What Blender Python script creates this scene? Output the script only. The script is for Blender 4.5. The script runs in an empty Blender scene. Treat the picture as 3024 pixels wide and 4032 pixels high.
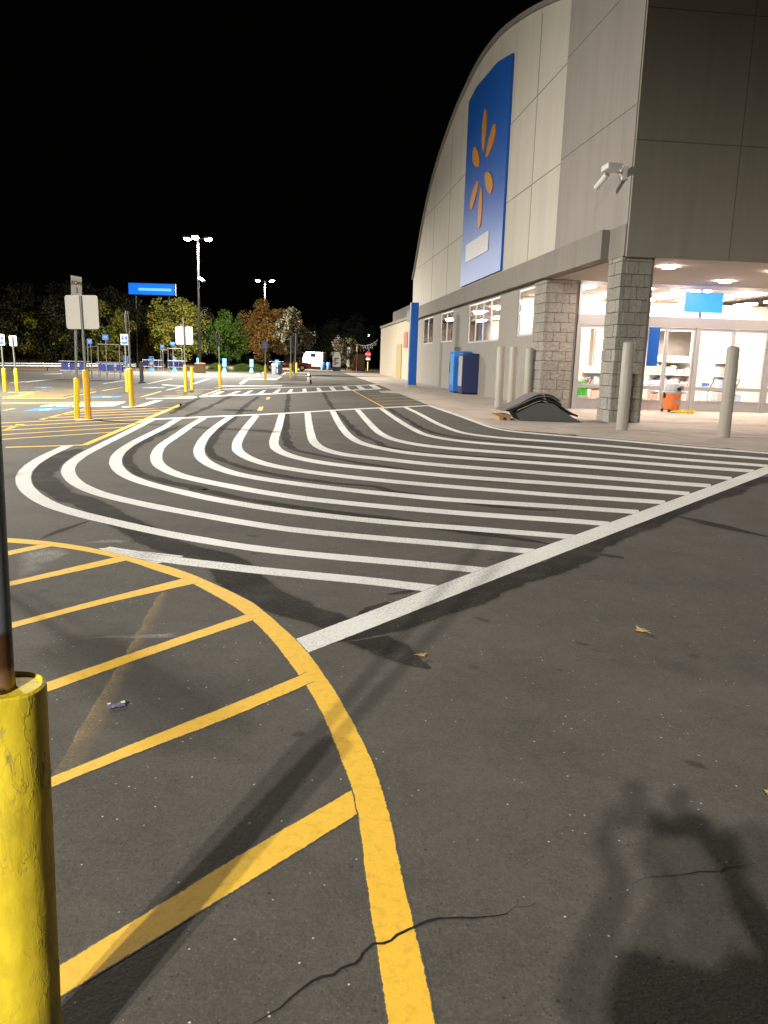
import bpy, bmesh, math, random
from mathutils import Vector, Matrix, noise as mnoise

random.seed(11)
SC = bpy.context.scene
COL = SC.collection
# ------------------------------------------------------------------ camera
CAM_H = 1.40
PITCH = math.atan((2016 - 1416) / 3060.0)
ROLL = 0.030
cam = bpy.data.cameras.new('camera')
cam.sensor_fit = 'VERTICAL'; cam.sensor_height = 36.0; cam.sensor_width = 27.0
cam.lens = 36.0 * 3060 / 4032
cam.clip_start = 0.02; cam.clip_end = 900
cam_ob = bpy.data.objects.new('camera', cam); COL.objects.link(cam_ob)
_f = Vector((0, math.cos(PITCH), -math.sin(PITCH))); _r = Vector((1, 0, 0)); _u = _r.cross(_f)
_R = _r * math.cos(ROLL) + _u * math.sin(ROLL); _U = _u * math.cos(ROLL) - _r * math.sin(ROLL)
m = Matrix((( _R.x, _U.x, -_f.x, 0), (_R.y, _U.y, -_f.y, 0), (_R.z, _U.z, -_f.z, CAM_H), (0, 0, 0, 1)))
cam_ob.matrix_world = m
SC.camera = cam_ob
# ------------------------------------------------------------------ night sky
W = bpy.data.worlds.new('World'); SC.world = W; W.use_nodes = True
bg = W.node_tree.nodes['Background']
bg.inputs['Color'].default_value = (0.55, 0.52, 0.45, 1); bg.inputs['Strength'].default_value = 0.0012
SC.view_settings.view_transform = 'Standard'; SC.view_settings.look = 'None'
SC.view_settings.gamma = 1.0; SC.view_settings.exposure = 0.0
SC.view_settings.use_curve_mapping = False
SC.cycles.use_denoising = True
SC.cycles.use_light_tree = True
SC.cycles.max_bounces = 6; SC.cycles.diffuse_bounces = 3; SC.cycles.transparent_max_bounces = 12
SC.cycles.sample_clamp_indirect = 6.0
SC.cycles.caustics_reflective = False; SC.cycles.caustics_refractive = False

LAMP_RGB = (1.0, 0.94, 0.83)      # LED lot lights as the photo balances them
IN_RGB = (1.0, 0.81, 0.70)        # store light as the photo balances it

# ------------------------------------------------------------------ helpers
def tag(o, label=None, cat=None, group=None, kind=None):
    if label: o['label'] = label
    if cat: o['category'] = cat
    if group: o['group'] = group
    if kind: o['kind'] = kind
    return o

def empty(name, loc=(0, 0, 0), rz=0.0, label=None, cat=None, group=None):
    o = bpy.data.objects.new(name, None); COL.objects.link(o)
    o.location = loc; o.rotation_euler = (0, 0, rz); o.empty_display_size = 0.2
    return tag(o, label, cat, group)

class MB:
    """collects faces for one mesh"""
    def __init__(s): s.v = []; s.f = []; s.mi = []
    def add(s, vs, fs, mi=0):
        b = len(s.v); s.v += [tuple(v) for v in vs]
        for f in fs: s.f.append([b + i for i in f]); s.mi.append(mi)
        return s
    def box(s, x0, x1, y0, y1, z0, z1, mi=0):
        return s.add([(x0,y0,z0),(x1,y0,z0),(x1,y1,z0),(x0,y1,z0),(x0,y0,z1),(x1,y0,z1),(x1,y1,z1),(x0,y1,z1)],
            [(3,2,1,0),(4,5,6,7),(0,1,5,4),(1,2,6,5),(2,3,7,6),(3,0,4,7)], mi)
    def tube(s, p0, p1, r, n=10, r1=None, caps=True, mi=0):
        p0, p1 = Vector(p0), Vector(p1); d = (p1 - p0).normalized()
        a = d.orthogonal().normalized(); b = d.cross(a); r1 = r if r1 is None else r1
        vs = []
        for P, q in ((p0, r), (p1, r1)):
            for k in range(n):
                t = 2 * math.pi * k / n
                vs.append(P + a * (q * math.cos(t)) + b * (q * math.sin(t)))
        fs = [(k, (k + 1) % n, n + (k + 1) % n, n + k) for k in range(n)]
        if caps: fs += [tuple(range(n - 1, -1, -1)), tuple(range(n, 2 * n))]
        return s.add(vs, fs, mi)
    def path(s, pts, r, n=8, mi=0):
        for a, b in zip(pts[:-1], pts[1:]): s.tube(a, b, r, n, mi=mi)
        return s
    def lathe(s, prof, n=24, c=(0, 0), mi=0):
        vs = []
        for (r, z) in prof:
            for k in range(n):
                t = 2 * math.pi * k / n; vs.append((c[0] + r * math.cos(t), c[1] + r * math.sin(t), z))
        fs = []
        for i in range(len(prof) - 1):
            for k in range(n):
                fs.append((i*n + k, i*n + (k+1) % n, (i+1)*n + (k+1) % n, (i+1)*n + k))
        fs.append(tuple(range(n - 1, -1, -1))); fs.append(tuple((len(prof)-1)*n + k for k in range(n)))
        return s.add(vs, fs, mi)
    def prism(s, poly, d0, d1, fn, mi=0):
        """poly of 2D points extruded from d0 to d1; fn(a,b,d)->xyz"""
        n = len(poly); vs = [fn(a, b, d0) for a, b in poly] + [fn(a, b, d1) for a, b in poly]
        fs = [tuple(range(n - 1, -1, -1)), tuple(range(n, 2*n))] + [(k, (k+1) % n, n + (k+1) % n, n + k) for k in range(n)]
        return s.add(vs, fs, mi)
    def build(s, name, mat, parent=None, smooth=False, bevel=0.0):
        me = bpy.data.meshes.new(name); me.from_pydata(s.v, [], s.f)
        for mm in (mat if isinstance(mat, (list, tuple)) else [mat]): me.materials.append(mm)
        if any(s.mi): me.polygons.foreach_set('material_index', s.mi)
        me.validate(); bm = bmesh.new(); bm.from_mesh(me); bmesh.ops.recalc_face_normals(bm, faces=bm.faces); bm.to_mesh(me); bm.free()
        if smooth:
            for p in me.polygons: p.use_smooth = True
            try: me.set_sharp_from_angle(angle=math.radians(40))
            except Exception: pass
        o = bpy.data.objects.new(name, me); COL.objects.link(o)
        if parent: o.parent = parent
        if bevel:
            md = o.modifiers.new('bevel', 'BEVEL'); md.width = bevel; md.segments = 2; md.limit_method = 'ANGLE'
        return o

def copy_tree(o, parent=None):
    c = o.copy(); COL.objects.link(c); c.parent = parent
    for ch in list(o.children): copy_tree(ch, c)
    return c

# ------------------------------------------------------------------ materials
class NT:
    def __init__(s, name):
        s.m = bpy.data.materials.new(name); s.m.use_nodes = True; s.t = s.m.node_tree
        s.b = s.t.nodes['Principled BSDF']; s.out = s.t.nodes['Material Output']
    def n(s, typ, **kw):
        nd = s.t.nodes.new(typ)
        for k, v in kw.items():
            if k in nd.inputs: nd.inputs[k].default_value = v
            else: setattr(nd, k, v)
        return nd
    def l(s, a, b): s.t.links.new(a, b)
    def coord(s, kind='Object'):
        return s.n('ShaderNodeTexCoord').outputs[kind]
    def noise(s, vec, scale, detail=4, rough=.55):
        nd = s.n('ShaderNodeTexNoise', Scale=scale, Detail=detail, Roughness=rough); s.l(vec, nd.inputs['Vector']); return nd.outputs['Fac']
    def vor(s, vec, scale, out='Distance', feat='F1'):
        nd = s.n('ShaderNodeTexVoronoi', Scale=scale, feature=feat); s.l(vec, nd.inputs['Vector']); return nd.outputs[out]
    def ramp(s, fac, p0, p1, c0=0., c1=1.):
        nd = s.n('ShaderNodeMapRange'); s.l(fac, nd.inputs[0])
        nd.inputs[1].default_value = p0; nd.inputs[2].default_value = p1; nd.inputs[3].default_value = c0; nd.inputs[4].default_value = c1
        return nd.outputs[0]
    def mix(s, fac, a, b, mode='MIX'):
        nd = s.n('ShaderNodeMix', data_type='RGBA', blend_type=mode)
        for sock, v in ((nd.inputs[0], fac), (nd.inputs[6], a), (nd.inputs[7], b)):
            if isinstance(v, (int, float)): sock.default_value = v
            elif isinstance(v, tuple): sock.default_value = v if len(v) == 4 else v + (1,)
            else: s.l(v, sock)
        return nd.outputs[2]
    def math(s, op, a, b=0.5):
        nd = s.n('ShaderNodeMath', operation=op)
        for sock, v in ((nd.inputs[0], a), (nd.inputs[1], b)):
            if isinstance(v, (int, float)): sock.default_value = v
            else: s.l(v, sock)
        return nd.outputs[0]
    def bump(s, h, strength=.3, dist=.01):
        nd = s.n('ShaderNodeBump', Strength=strength, Distance=dist); s.l(h, nd.inputs['Height']); s.l(nd.outputs[0], s.b.inputs['Normal'])
    def base(s, c):
        if isinstance(c, tuple): s.b.inputs['Base Color'].default_value = c + (1,)
        else: s.l(c, s.b.inputs['Base Color'])

def simple(name, rgb, rough=.6, metal=0., var=.12, scale=6., bump=0., bscale=60., spec=.4):
    t = NT(name); c = t.coord()
    n1 = t.noise(c, scale, 5); n2 = t.noise(c, scale * 9, 3)
    f = t.math('ADD', t.math('MULTIPLY', n1, .65), t.math('MULTIPLY', n2, .35))
    k0 = tuple(max(0, v * (1 - 2*var)) for v in rgb); k1 = tuple(min(1, v * (1 + 2*var)) for v in rgb)
    t.base(t.mix(f, k0, k1)); t.b.inputs['Roughness'].default_value = rough; t.b.inputs['Metallic'].default_value = metal
    t.b.inputs['Specular IOR Level'].default_value = spec
    if bump: t.bump(t.noise(c, bscale, 4), bump, .01)
    return t.m

def emis(name, rgb, strength, base=None):
    t = NT(name); t.base(base or rgb)
    t.b.inputs['Emission Color'].default_value = rgb + (1,); t.b.inputs['Emission Strength'].default_value = strength
    return t.m

def asphalt_nodes(t, c, dark, light, fleck=.5):
    big = t.noise(c, .35, 4); mid = t.noise(c, 2.3, 5); fine = t.noise(c, 55, 6, .7); agg = t.vor(c, 95)
    f = t.math('ADD', t.math('MULTIPLY', big, .20), t.math('ADD', t.math('MULTIPLY', t.math('ADD', t.math('MULTIPLY', mid, .55), t.math('MULTIPLY', t.noise(c, 13, 5, .65), .45)), .28), t.math('ADD', t.math('MULTIPLY', fine, .26), t.math('MULTIPLY', t.noise(c, 120, 4, .7), .26))))
    col = t.mix(t.ramp(f, .425, .575), dark, light)
    # pale and dark stone chips of different sizes
    for sc, th, rgb, pr in ((42, .17, (.62, .59, .52), .93), (23, .075, (.50, .47, .42), .96), (110, .30, (.17, .155, .135), .84), (75, .24, (.022, .019, .016), .86), (33, .2, (.022, .02, .018), .95)):
        d = t.vor(c, sc); rc = t.vor(c, sc, 'Color')
        sep = t.n('ShaderNodeSeparateColor'); t.l(rc, sep.inputs[0])
        m1 = t.ramp(d, th * .6, th, 1, 0); m2 = t.ramp(sep.outputs[0], pr, pr + .01)
        col = t.mix(t.math('MULTIPLY', t.math('MULTIPLY', m1, m2), fleck), col, rgb)
    h = t.math('ADD', t.math('MULTIPLY', agg, .30), t.math('ADD', t.math('MULTIPLY', t.noise(c, 140, 4, .7), .5), t.math('MULTIPLY', fine, .6)))
    return col, h, mid

def make_asphalt():
    t = NT('asphalt'); c = t.coord()
    col, h, mid = asphalt_nodes(t, c, (.062, .0575, .0495), (.112, .104, .091), .8)
    # darker seal patches and pale dusty scuffs
    pt = t.ramp(t.noise(c, .9, 3), .60, .72); col = t.mix(t.math('MULTIPLY', pt, .35), col, (.024, .022, .020))
    sp = t.n('ShaderNodeMapping'); sp.inputs['Scale'].default_value = (5, 1.6, 1); sp.inputs['Rotation'].default_value = (0, 0, .5); t.l(c, sp.inputs['Vector'])
    sc = t.ramp(t.noise(sp.outputs[0], 4, 4), .70, .80); col = t.mix(t.math('MULTIPLY', sc, .22), col, (.15, .14, .125))
    st = t.ramp(t.vor(c, 1.7), .035, .07, 1, 0); col = t.mix(t.math('MULTIPLY', st, .45), col, (.02, .019, .018))
    t.base(col); t.b.inputs['Roughness'].default_value = .85; t.b.inputs['Specular IOR Level'].default_value = .25
    t.bump(h, .55, .004); return t.m

def make_blackout():
    t = NT('black_paint_and_shadow'); c = t.coord()
    asp, h, mid = asphalt_nodes(t, c, (.062, .0575, .0495), (.112, .104, .091), .8)
    col, h2, m2 = asphalt_nodes(t, c, (.012, .011, .010), (.034, .0315, .028), .4)
    rim = t.n('ShaderNodeAttribute', attribute_name='rim')
    k = t.ramp(t.math('SUBTRACT', rim.outputs['Fac'], t.math('ADD', t.math('MULTIPLY', t.noise(c, 16, 5, .65), .6), t.math('MULTIPLY', t.noise(c, 70, 4, .7), .4))), -.02, .25)
    thin = t.ramp(t.math('ADD', t.math('MULTIPLY', t.noise(c, 2.2, 4), .6), t.math('MULTIPLY', t.noise(c, 40, 5, .7), .4)), .50, .66, 0, .5)
    t.base(t.mix(t.math('MAXIMUM', k, thin), col, asp)); t.b.inputs['Roughness'].default_value = .88; t.b.inputs['Specular IOR Level'].default_value = .12
    t.bump(h, .45, .004); return t.m

def facade(name, rgb, streak=.18):
    t = NT(name); c = t.coord(); mp = t.n('ShaderNodeMapping'); mp.inputs['Scale'].default_value = (1, 1, .06); t.l(c, mp.inputs['Vector'])
    st = t.ramp(t.noise(mp.outputs[0], 2.2, 6, .7), .45, .75); pt = t.noise(c, .5, 5)
    col = t.mix(pt, tuple(v * .93 for v in rgb), tuple(v * 1.05 for v in rgb)); col = t.mix(t.math('MULTIPLY', st, streak), col, tuple(v * .45 for v in rgb))
    t.base(col); t.b.inputs['Roughness'].default_value = .88; t.b.inputs['Specular IOR Level'].default_value = .25
    t.bump(t.noise(c, 90, 5, .7), .2, .004); return t.m

def make_line_paint(name, rgb, rgb2, wear0, wear1, dirt):
    t = NT(name); c = t.coord()
    asp, h, mid = asphalt_nodes(t, c, (.062, .0575, .0495), (.112, .104, .091), .8)
    paint = t.mix(t.noise(c, 3.0, 4), rgb, rgb2)
    paint = t.mix(t.math('MULTIPLY', t.ramp(t.noise(c, 26, 5, .7), .5, .75), dirt), paint, tuple(v * .45 for v in rgb))
    # pinholes over the stones plus a grainy half-covered coat in places
    hole = t.ramp(t.vor(c, 30), .05, .09, 1, 0)
    sel = t.vor(c, 30, 'Color'); sep = t.n('ShaderNodeSeparateColor'); t.l(sel, sep.inputs[0])
    hole = t.math('MULTIPLY', hole, t.ramp(sep.outputs[1], .74, .76))
    grain = t.noise(c, 70, 6, .75); zone = t.ramp(t.noise(c, .55, 3), wear0, wear1)
    gr = t.math('MULTIPLY', zone, t.ramp(grain, .50, .60)); gr2 = t.ramp(t.noise(c, 9, 6, .7), .72, .80, 0, .5)
    rim = t.n('ShaderNodeAttribute', attribute_name='rim'); rm = t.ramp(t.math('SUBTRACT', rim.outputs['Fac'], t.noise(c, 55, 5, .7)), .06, .16)
    k = t.math('MAXIMUM', rm, t.math('MAXIMUM', hole, t.math('MAXIMUM', t.math('MULTIPLY', gr, .75), gr2)))
    t.base(t.mix(k, paint, asp)); t.b.inputs['Roughness'].default_value = .6; t.b.inputs['Specular IOR Level'].default_value = .35
    t.bump(h, .3, .003); return t.m

def make_faded():
    t = NT('worn_yellow_paint'); c = t.coord()
    g = t.ramp(t.noise(c, 75, 6, .75), .34, .60); z = t.ramp(t.noise(c, 7, 5), .2, .7, .2, .8)
    tr = t.n('ShaderNodeBsdfTransparent'); mx = t.n('ShaderNodeMixShader'); at = t.n('ShaderNodeAttribute', attribute_name='feather')
    t.base((.42, .31, .16)); t.b.inputs['Roughness'].default_value = .85
    t.l(t.math('MULTIPLY', t.math('MULTIPLY', g, z), at.outputs['Fac']), mx.inputs[0]); t.l(tr.outputs[0], mx.inputs[1]); t.l(t.b.outputs[0], mx.inputs[2]); t.l(mx.outputs[0], t.out.inputs[0])
    return t.m

def make_dust():
    t = NT('overspray_dust'); c = t.coord()
    g = t.ramp(t.noise(c, 45, 5, .7), .30, .70); z = t.ramp(t.noise(c, 3.5, 4), .30, .62, .2, 1)
    tr = t.n('ShaderNodeBsdfTransparent'); mx = t.n('ShaderNodeMixShader')
    t.base((.5, .49, .47)); t.b.inputs['Roughness'].default_value = .9
    at = t.n('ShaderNodeAttribute', attribute_name='feather'); t.l(t.math('MULTIPLY', t.math('MULTIPLY', g, z), at.outputs['Fac']), mx.inputs[0]); t.l(tr.outputs[0], mx.inputs[1]); t.l(t.b.outputs[0], mx.inputs[2]); t.l(mx.outputs[0], t.out.inputs[0])
    return t.m

def make_stain():
    t = NT('oil_stain'); c = t.coord(); tr = t.n('ShaderNodeBsdfTransparent'); mx = t.n('ShaderNodeMixShader'); at = t.n('ShaderNodeAttribute', attribute_name='feather')
    t.base((.014, .012, .010)); t.b.inputs['Roughness'].default_value = .7
    k = t.ramp(t.math('ADD', at.outputs['Fac'], t.math('SUBTRACT', t.noise(c, 22, 5, .7), .5)), .30, .75, 0, .30)
    t.l(k, mx.inputs[0]); t.l(tr.outputs[0], mx.inputs[1]); t.l(t.b.outputs[0], mx.inputs[2]); t.l(mx.outputs[0], t.out.inputs[0]); return t.m

def make_concrete(name, a, b, stain=.35):
    t = NT(name); c = t.coord(); oi = t.n('ShaderNodeObjectInfo')
    off = t.n('ShaderNodeVectorMath', operation='SCALE'); off.inputs[3].default_value = 30; t.l(oi.outputs['Random'], off.inputs[0])
    ad = t.n('ShaderNodeVectorMath', operation='ADD'); t.l(c, ad.inputs[0]); t.l(off.outputs[0], ad.inputs[1]); v = ad.outputs[0]
    f = t.math('ADD', t.math('MULTIPLY', t.noise(v, 1.2, 5), .6), t.math('MULTIPLY', t.noise(v, 30, 5, .7), .4))
    col = t.mix(t.ramp(f, .3, .7), a, b)
    st = t.ramp(t.noise(v, .7, 5, .65), .5, .75); col = t.mix(t.math('MULTIPLY', st, stain), col, tuple(x * .45 for x in a))
    gum = t.ramp(t.vor(v, 3.1), .03, .05, .6, 0); col = t.mix(gum, col, tuple(x * .4 for x in a))
    t.base(col); t.b.inputs['Roughness'].default_value = .85; t.bump(t.noise(v, 90, 5, .7), .35, .004); return t.m

def make_block(name, a, b):
    t = NT(name); c = t.coord(); oi = t.n('ShaderNodeObjectInfo')
    f = t.math('ADD', t.math('MULTIPLY', t.noise(c, 14, 6, .7), .75), t.math('MULTIPLY', oi.outputs['Random'], .25))
    t.base(t.mix(t.ramp(f, .25, .75), a, b)); t.b.inputs['Roughness'].default_value = .9
    t.bump(t.math('ADD', t.noise(c, 13, 6, .65), t.vor(c, 9)), .9, .03); return t.m

def make_old_yellow():
    """thick, many-coat bollard paint with runs, chips and grime"""
    t = NT('old_yellow_paint'); c = t.coord()
    mp = t.n('ShaderNodeMapping'); mp.inputs['Scale'].default_value = (1, 1, .35); t.l(c, mp.inputs['Vector'])
    wp = t.n('ShaderNodeTexNoise', Scale=14, Detail=3); t.l(mp.outputs[0], wp.inputs['Vector'])
    wv = t.n('ShaderNodeVectorMath', operation='SCALE'); wv.inputs[3].default_value = .05; t.l(wp.outputs['Color'], wv.inputs[0])
    ad = t.n('ShaderNodeVectorMath', operation='ADD'); t.l(mp.outputs[0], ad.inputs[0]); t.l(wv.outputs[0], ad.inputs[1]); v = ad.outputs[0]
    n1 = t.noise(v, 22, 6, .62); n2 = t.noise(c, 7, 4); n3 = t.noise(v, 75, 6, .7)
    zone = t.ramp(t.noise(mp.outputs[0], 9, 4), .44, .60)                       # where old coats have lifted
    rid = t.ramp(t.math('ABSOLUTE', t.math('SUBTRACT', t.noise(v, 30, 4, .6), .5)), 0, .035, 1, 0)
    rid = t.math('MULTIPLY', rid, zone)
    col = t.mix(n2, (.58, .44, .020), (.72, .56, .030)); col = t.mix(t.ramp(n1, .36, .60, .5, 0), col, (.36, .26, .015))
    col = t.mix(t.math('MULTIPLY', rid, .55), col, (.20, .15, .02))
    chip = t.ramp(t.noise(v, 34, 6, .7), .595, .625); k = t.math('MULTIPLY', chip, zone); col = t.mix(k, col, (.14, .12, .085))
    pit = t.ramp(t.vor(c, 70), .10, .16, .7, 0); sel = t.n('ShaderNodeSeparateColor'); t.l(t.vor(c, 70, 'Color'), sel.inputs[0]); pit = t.math('MULTIPLY', pit, t.ramp(sel.outputs[0], .93, .95)); col = t.mix(pit, col, (.10, .07, .03))
    sz = t.n('ShaderNodeSeparateXYZ'); t.l(c, sz.inputs[0])
    rust = t.math('MULTIPLY', t.ramp(sz.outputs[2], .05, .22, 1, 0), t.ramp(t.noise(c, 14, 5), .48, .56)); col = t.mix(rust, col, (.06, .025, .012))
    gr_ = t.ramp(t.noise(mp.outputs[0], 16, 6, .7), .52, .72, 0, .5); col = t.mix(gr_, col, (.22, .17, .03))
    t.base(col); t.l(t.ramp(n1, .3, .7, .30, .62), t.b.inputs['Roughness'])
    h = t.math('ADD', t.math('MULTIPLY', rid, .8), t.math('ADD', t.math('MULTIPLY', n1, .9), t.math('ADD', t.math('MULTIPLY', n3, .45), t.math('MULTIPLY', k, -1.2))))
    t.bump(h, .32, .003); return t.m

def make_rusty_pole():
    t = NT('galvanised_pole_rusty'); c = t.coord(); sz = t.n('ShaderNodeSeparateXYZ'); t.l(c, sz.inputs[0])
    mp = t.n('ShaderNodeMapping'); mp.inputs['Scale'].default_value = (1, 1, .2); t.l(c, mp.inputs['Vector'])
    gal = t.mix(t.noise(mp.outputs[0], 40, 5), (.10, .115, .12), (.20, .215, .22))
    zz = t.math('ADD', sz.outputs[2], t.math('MULTIPLY', t.noise(c, 22, 4), .05))
    rst = t.mix(t.noise(c, 45, 5, .7), (.045, .018, .010), (.13, .055, .025))
    col = t.mix(t.ramp(zz, .945, .955), rst, gal)
    tan = t.mix(t.noise(c, 40, 5), (.22, .11, .05), (.38, .24, .14)); col = t.mix(t.math('MULTIPLY', t.ramp(zz, .876, .890, 1, 0), .8), col, tan)
    col = t.mix(t.ramp(zz, .847, .852, 1, 0), col, (.05, .02, .012))
    t.base(col); t.b.inputs['Roughness'].default_value = .5; t.b.inputs['Metallic'].default_value = .25
    t.bump(t.noise(c, 60, 5), .3, .003); return t.m

def make_leaf(name, cols, rough=.7):
    t = NT(name); g = t.n('ShaderNodeNewGeometry'); c = t.coord()
    f = t.math('ADD', t.math('MULTIPLY', g.outputs['Random Per Island'], .30), t.math('MULTIPLY', t.noise(c, 1.1, 4), .80))
    r = t.n('ShaderNodeValToRGB'); t.l(f, r.inputs[0]); cr = r.color_ramp
    cr.elements[0].position = .2; cr.elements[0].color = cols[0] + (1,); cr.elements[1].position = .85; cr.elements[1].color = cols[-1] + (1,)
    for i, cc in enumerate(cols[1:-1]):
        e = cr.elements.new(.2 + .65 * (i + 1) / (len(cols) - 1)); e.color = cc + (1,)
    t.base(r.outputs[0]); t.b.inputs['Roughness'].default_value = rough; t.b.inputs['Specular IOR Level'].default_value = .25
    tl = t.n('ShaderNodeBsdfTranslucent'); t.l(r.outputs[0], tl.inputs[0]); mx = t.n('ShaderNodeMixShader'); mx.inputs[0].default_value = .3
    t.l(t.b.outputs[0], mx.inputs[1]); t.l(tl.outputs[0], mx.inputs[2]); t.l(mx.outputs[0], t.out.inputs[0]); return t.m

def make_glass():
    t = NT('window_glass'); tr = t.n('ShaderNodeBsdfTransparent'); tr.inputs[0].default_value = (.93, .95, .94, 1)
    gl = t.n('ShaderNodeBsdfGlossy'); gl.inputs['Roughness'].default_value = .04
    fr = t.n('ShaderNodeFresnel'); gm_ = t.n('ShaderNodeNewGeometry'); t.l(t.ramp(gm_.outputs['Backfacing'], 0, 1, 1.5, .6667), fr.inputs['IOR']); mx = t.n('ShaderNodeMixShader')
    t.l(t.math('ADD', fr.outputs[0], t.ramp(t.noise(t.coord(), 5, 4), .5, .9, 0, .05)), mx.inputs[0]); t.l(tr.outputs[0], mx.inputs[1]); t.l(gl.outputs[0], mx.inputs[2]); t.l(mx.outputs[0], t.out.inputs[0]); return t.m

M = {}
M['asphalt'] = make_asphalt(); M['black'] = make_blackout()
M['white'] = make_line_paint('white_line_paint', (.73, .73, .715), (.80, .80, .785), .36, .56, .3)
M['yellow'] = make_line_paint('yellow_line_paint', (.78, .46, .040), (.86, .54, .055), .56, .74, .45)
M['yellow_thin'] = make_line_paint('yellow_hatch_paint', (.62, .38, .05), (.72, .44, .06), .5, .68, .3)
M['blue_paint'] = make_line_paint('blue_line_paint', (.045, .17, .55), (.06, .22, .62), .6, .8, .3)
M['stain'] = make_stain(); M['faded'] = make_faded(); M['dust'] = make_dust()
M['crack'] = simple('crack_dark', (.006, .0055, .005), .95, var=.3)  # plain dark fill for the crack ribbons
M['walk'] = make_concrete('sidewalk_concrete', (.33, .275, .235), (.50, .43, .375))
M['walkbase'] = simple('joint_filler', (.05, .045, .04), .9)
M['kerb'] = make_concrete('kerb_concrete', (.30, .28, .25), (.42, .40, .36))
M['cream'] = facade('cream_render', (.58, .55, .48), .22)
M['taupe'] = facade('taupe_render', (.325, .30, .275), .25)
M['band'] = facade('band_render', (.25, .23, .205), .3)
M['seam'] = simple('dark_seam', (.13, .12, .105), .9)  # colour of the thin dark joint strips laid on the render
M['endwall'] = facade('shaded_taupe_render', (.29, .275, .225), .25)  # tower taupe darkened, shade of the end face put into the colour
M['blue'] = simple('store_blue_panel', (.010, .105, .46), .45, var=.08, scale=2)
M['orange'] = simple('sign_orange', (.55, .23, .018), .5, var=.05)
M['palestrip'] = simple('pale_print', (.50, .50, .54), .5)
M['signwhite'] = simple('sign_white', (.75, .75, .74), .5, var=.04)
M['block'] = make_block('split_face_block', (.23, .215, .19), (.36, .34, .305))
M['blockdark'] = make_block('split_face_block_dark', (.10, .095, .085), (.16, .15, .135))
M['mortar'] = simple('mortar', (.17, .16, .145), .95)
M['greywall'] = simple('painted_grey_wall', (.30, .28, .25), .85, var=.08, scale=3, bump=.2, bscale=40)
M['pipe'] = simple('taupe_pipe_paint', (.33, .31, .27), .5, var=.06, scale=5)
M['alu'] = simple('aluminium_frame', (.50, .50, .51), .42, .35, var=.05)
M['glass'] = make_glass()
M['bollard'] = simple('yellow_bollard_sleeve', (.83, .45, .012), .45, var=.07, scale=5)
M['bollard_lemon'] = simple('lemon_bollard_paint', (.72, .58, .03), .5, var=.15, scale=9, bump=.2, bscale=50)
M['oldyellow'] = make_old_yellow(); M['rustpole'] = make_rusty_pole()
M['galv'] = simple('galvanised_post', (.24, .25, .24), .45, .4, var=.12, scale=14)
M['signback'] = simple('sign_back_aluminium', (.66, .64, .60), .5, .15, var=.04, scale=4)
M['isablue'] = simple('sign_blue', (.05, .12, .42), .5, var=.05)
M['stopred'] = simple('sign_red', (.5, .03, .03), .5, var=.06)
M['navy'] = simple('sign_navy', (.020, .022, .10), .5, var=.1)
M['ink'] = simple('sign_ink', (.02, .02, .022), .6)
M['darkmetal'] = simple('dark_bronze_metal', (.025, .024, .023), .5, .5, var=.1)
M['polepaint'] = simple('lamp_pole_paint', (.035, .034, .033), .45, .3, var=.08)
M['lens'] = emis('lamp_lens', (1.0, .95, .88), 90.0)
M['chrome'] = simple('corral_tube', (.62, .63, .65), .3, .8, var=.05)
M['corralblue'] = simple('corral_blue_panel', (.02, .04, .28), .5, var=.08)
M['kioskblue'] = simple('pickup_blue', (.07, .24, .74), .5, var=.06)
M['rail'] = simple('guard_rail_steel', (.14, .145, .145), .5, .4, var=.1)
M['mulch'] = simple('mulch', (.055, .036, .024), .95, var=.35, scale=14, bump=.9, bscale=40)
M['verge'] = simple('leafy_verge', (.085, .055, .030), .95, var=.35, scale=6, bump=.8, bscale=18)
M['grass'] = simple('dull_grass', (.06, .065, .028), .95, var=.3, scale=8, bump=.8, bscale=30)
M['bark'] = simple('bark', (.05, .038, .028), .95, var=.25, scale=9, bump=.7, bscale=25)
M['leaf_yg'] = make_leaf('leaves_yellow_green', [(.055, .060, .010), (.13, .135, .018), (.24, .20, .030)])
M['leaf_g'] = make_leaf('leaves_green', [(.030, .060, .010), (.075, .14, .018), (.12, .19, .028)])
M['leaf_o'] = make_leaf('leaves_orange', [(.10, .052, .016), (.20, .11, .026), (.28, .17, .045)])
M['leaf_p'] = make_leaf('leaves_pale', [(.045, .040, .022), (.080, .072, .040), (.12, .105, .062)])
M['leaf_d'] = make_leaf('leaves_dark', [(.005, .007, .003), (.013, .015, .005), (.036, .027, .008)])
M['leaf_pine'] = make_leaf('needles_dark', [(.012, .018, .010), (.022, .032, .016), (.034, .044, .022)])
M['wood'] = simple('pallet_wood', (.34, .22, .11), .8, var=.2, scale=7, bump=.3, bscale=40)
M['rubber'] = simple('charcoal_felt', (.10, .102, .104), .92, var=.16, scale=22, bump=.5, bscale=120)
M['sheet'] = simple('charcoal_sheet', (.15, .148, .142), .55, var=.12, scale=5)
M['sheetblack'] = simple('black_sheet', (.012, .012, .012), .5, var=.2)
M['orangebucket'] = simple('orange_plastic', (.72, .20, .055), .45, var=.08)
M['lidgrey'] = simple('grey_plastic', (.30, .31, .33), .4, var=.1)
M['cord'] = simple('yellow_cord', (.85, .58, .03), .5, var=.06)
M['blackplastic'] = simple('black_plastic', (.014, .014, .015), .45, var=.2)
M['whitepaint'] = simple('white_panel', (.70, .69, .66), .5, var=.06)
M['inwall'] = simple('store_wall_white', (.72, .68, .62), .8, var=.04)
M['infloor'] = simple('store_floor', (.45, .40, .36), .4, var=.08)
M['intube'] = emis('store_light_panel', IN_RGB, 130.0)
M['porch_fill'] = emis('added_porch_glow', IN_RGB, 230.0)  # glow of the added porch ceiling discs
M['green'] = simple('green_plastic', (.10, .62, .06), .5)
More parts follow.
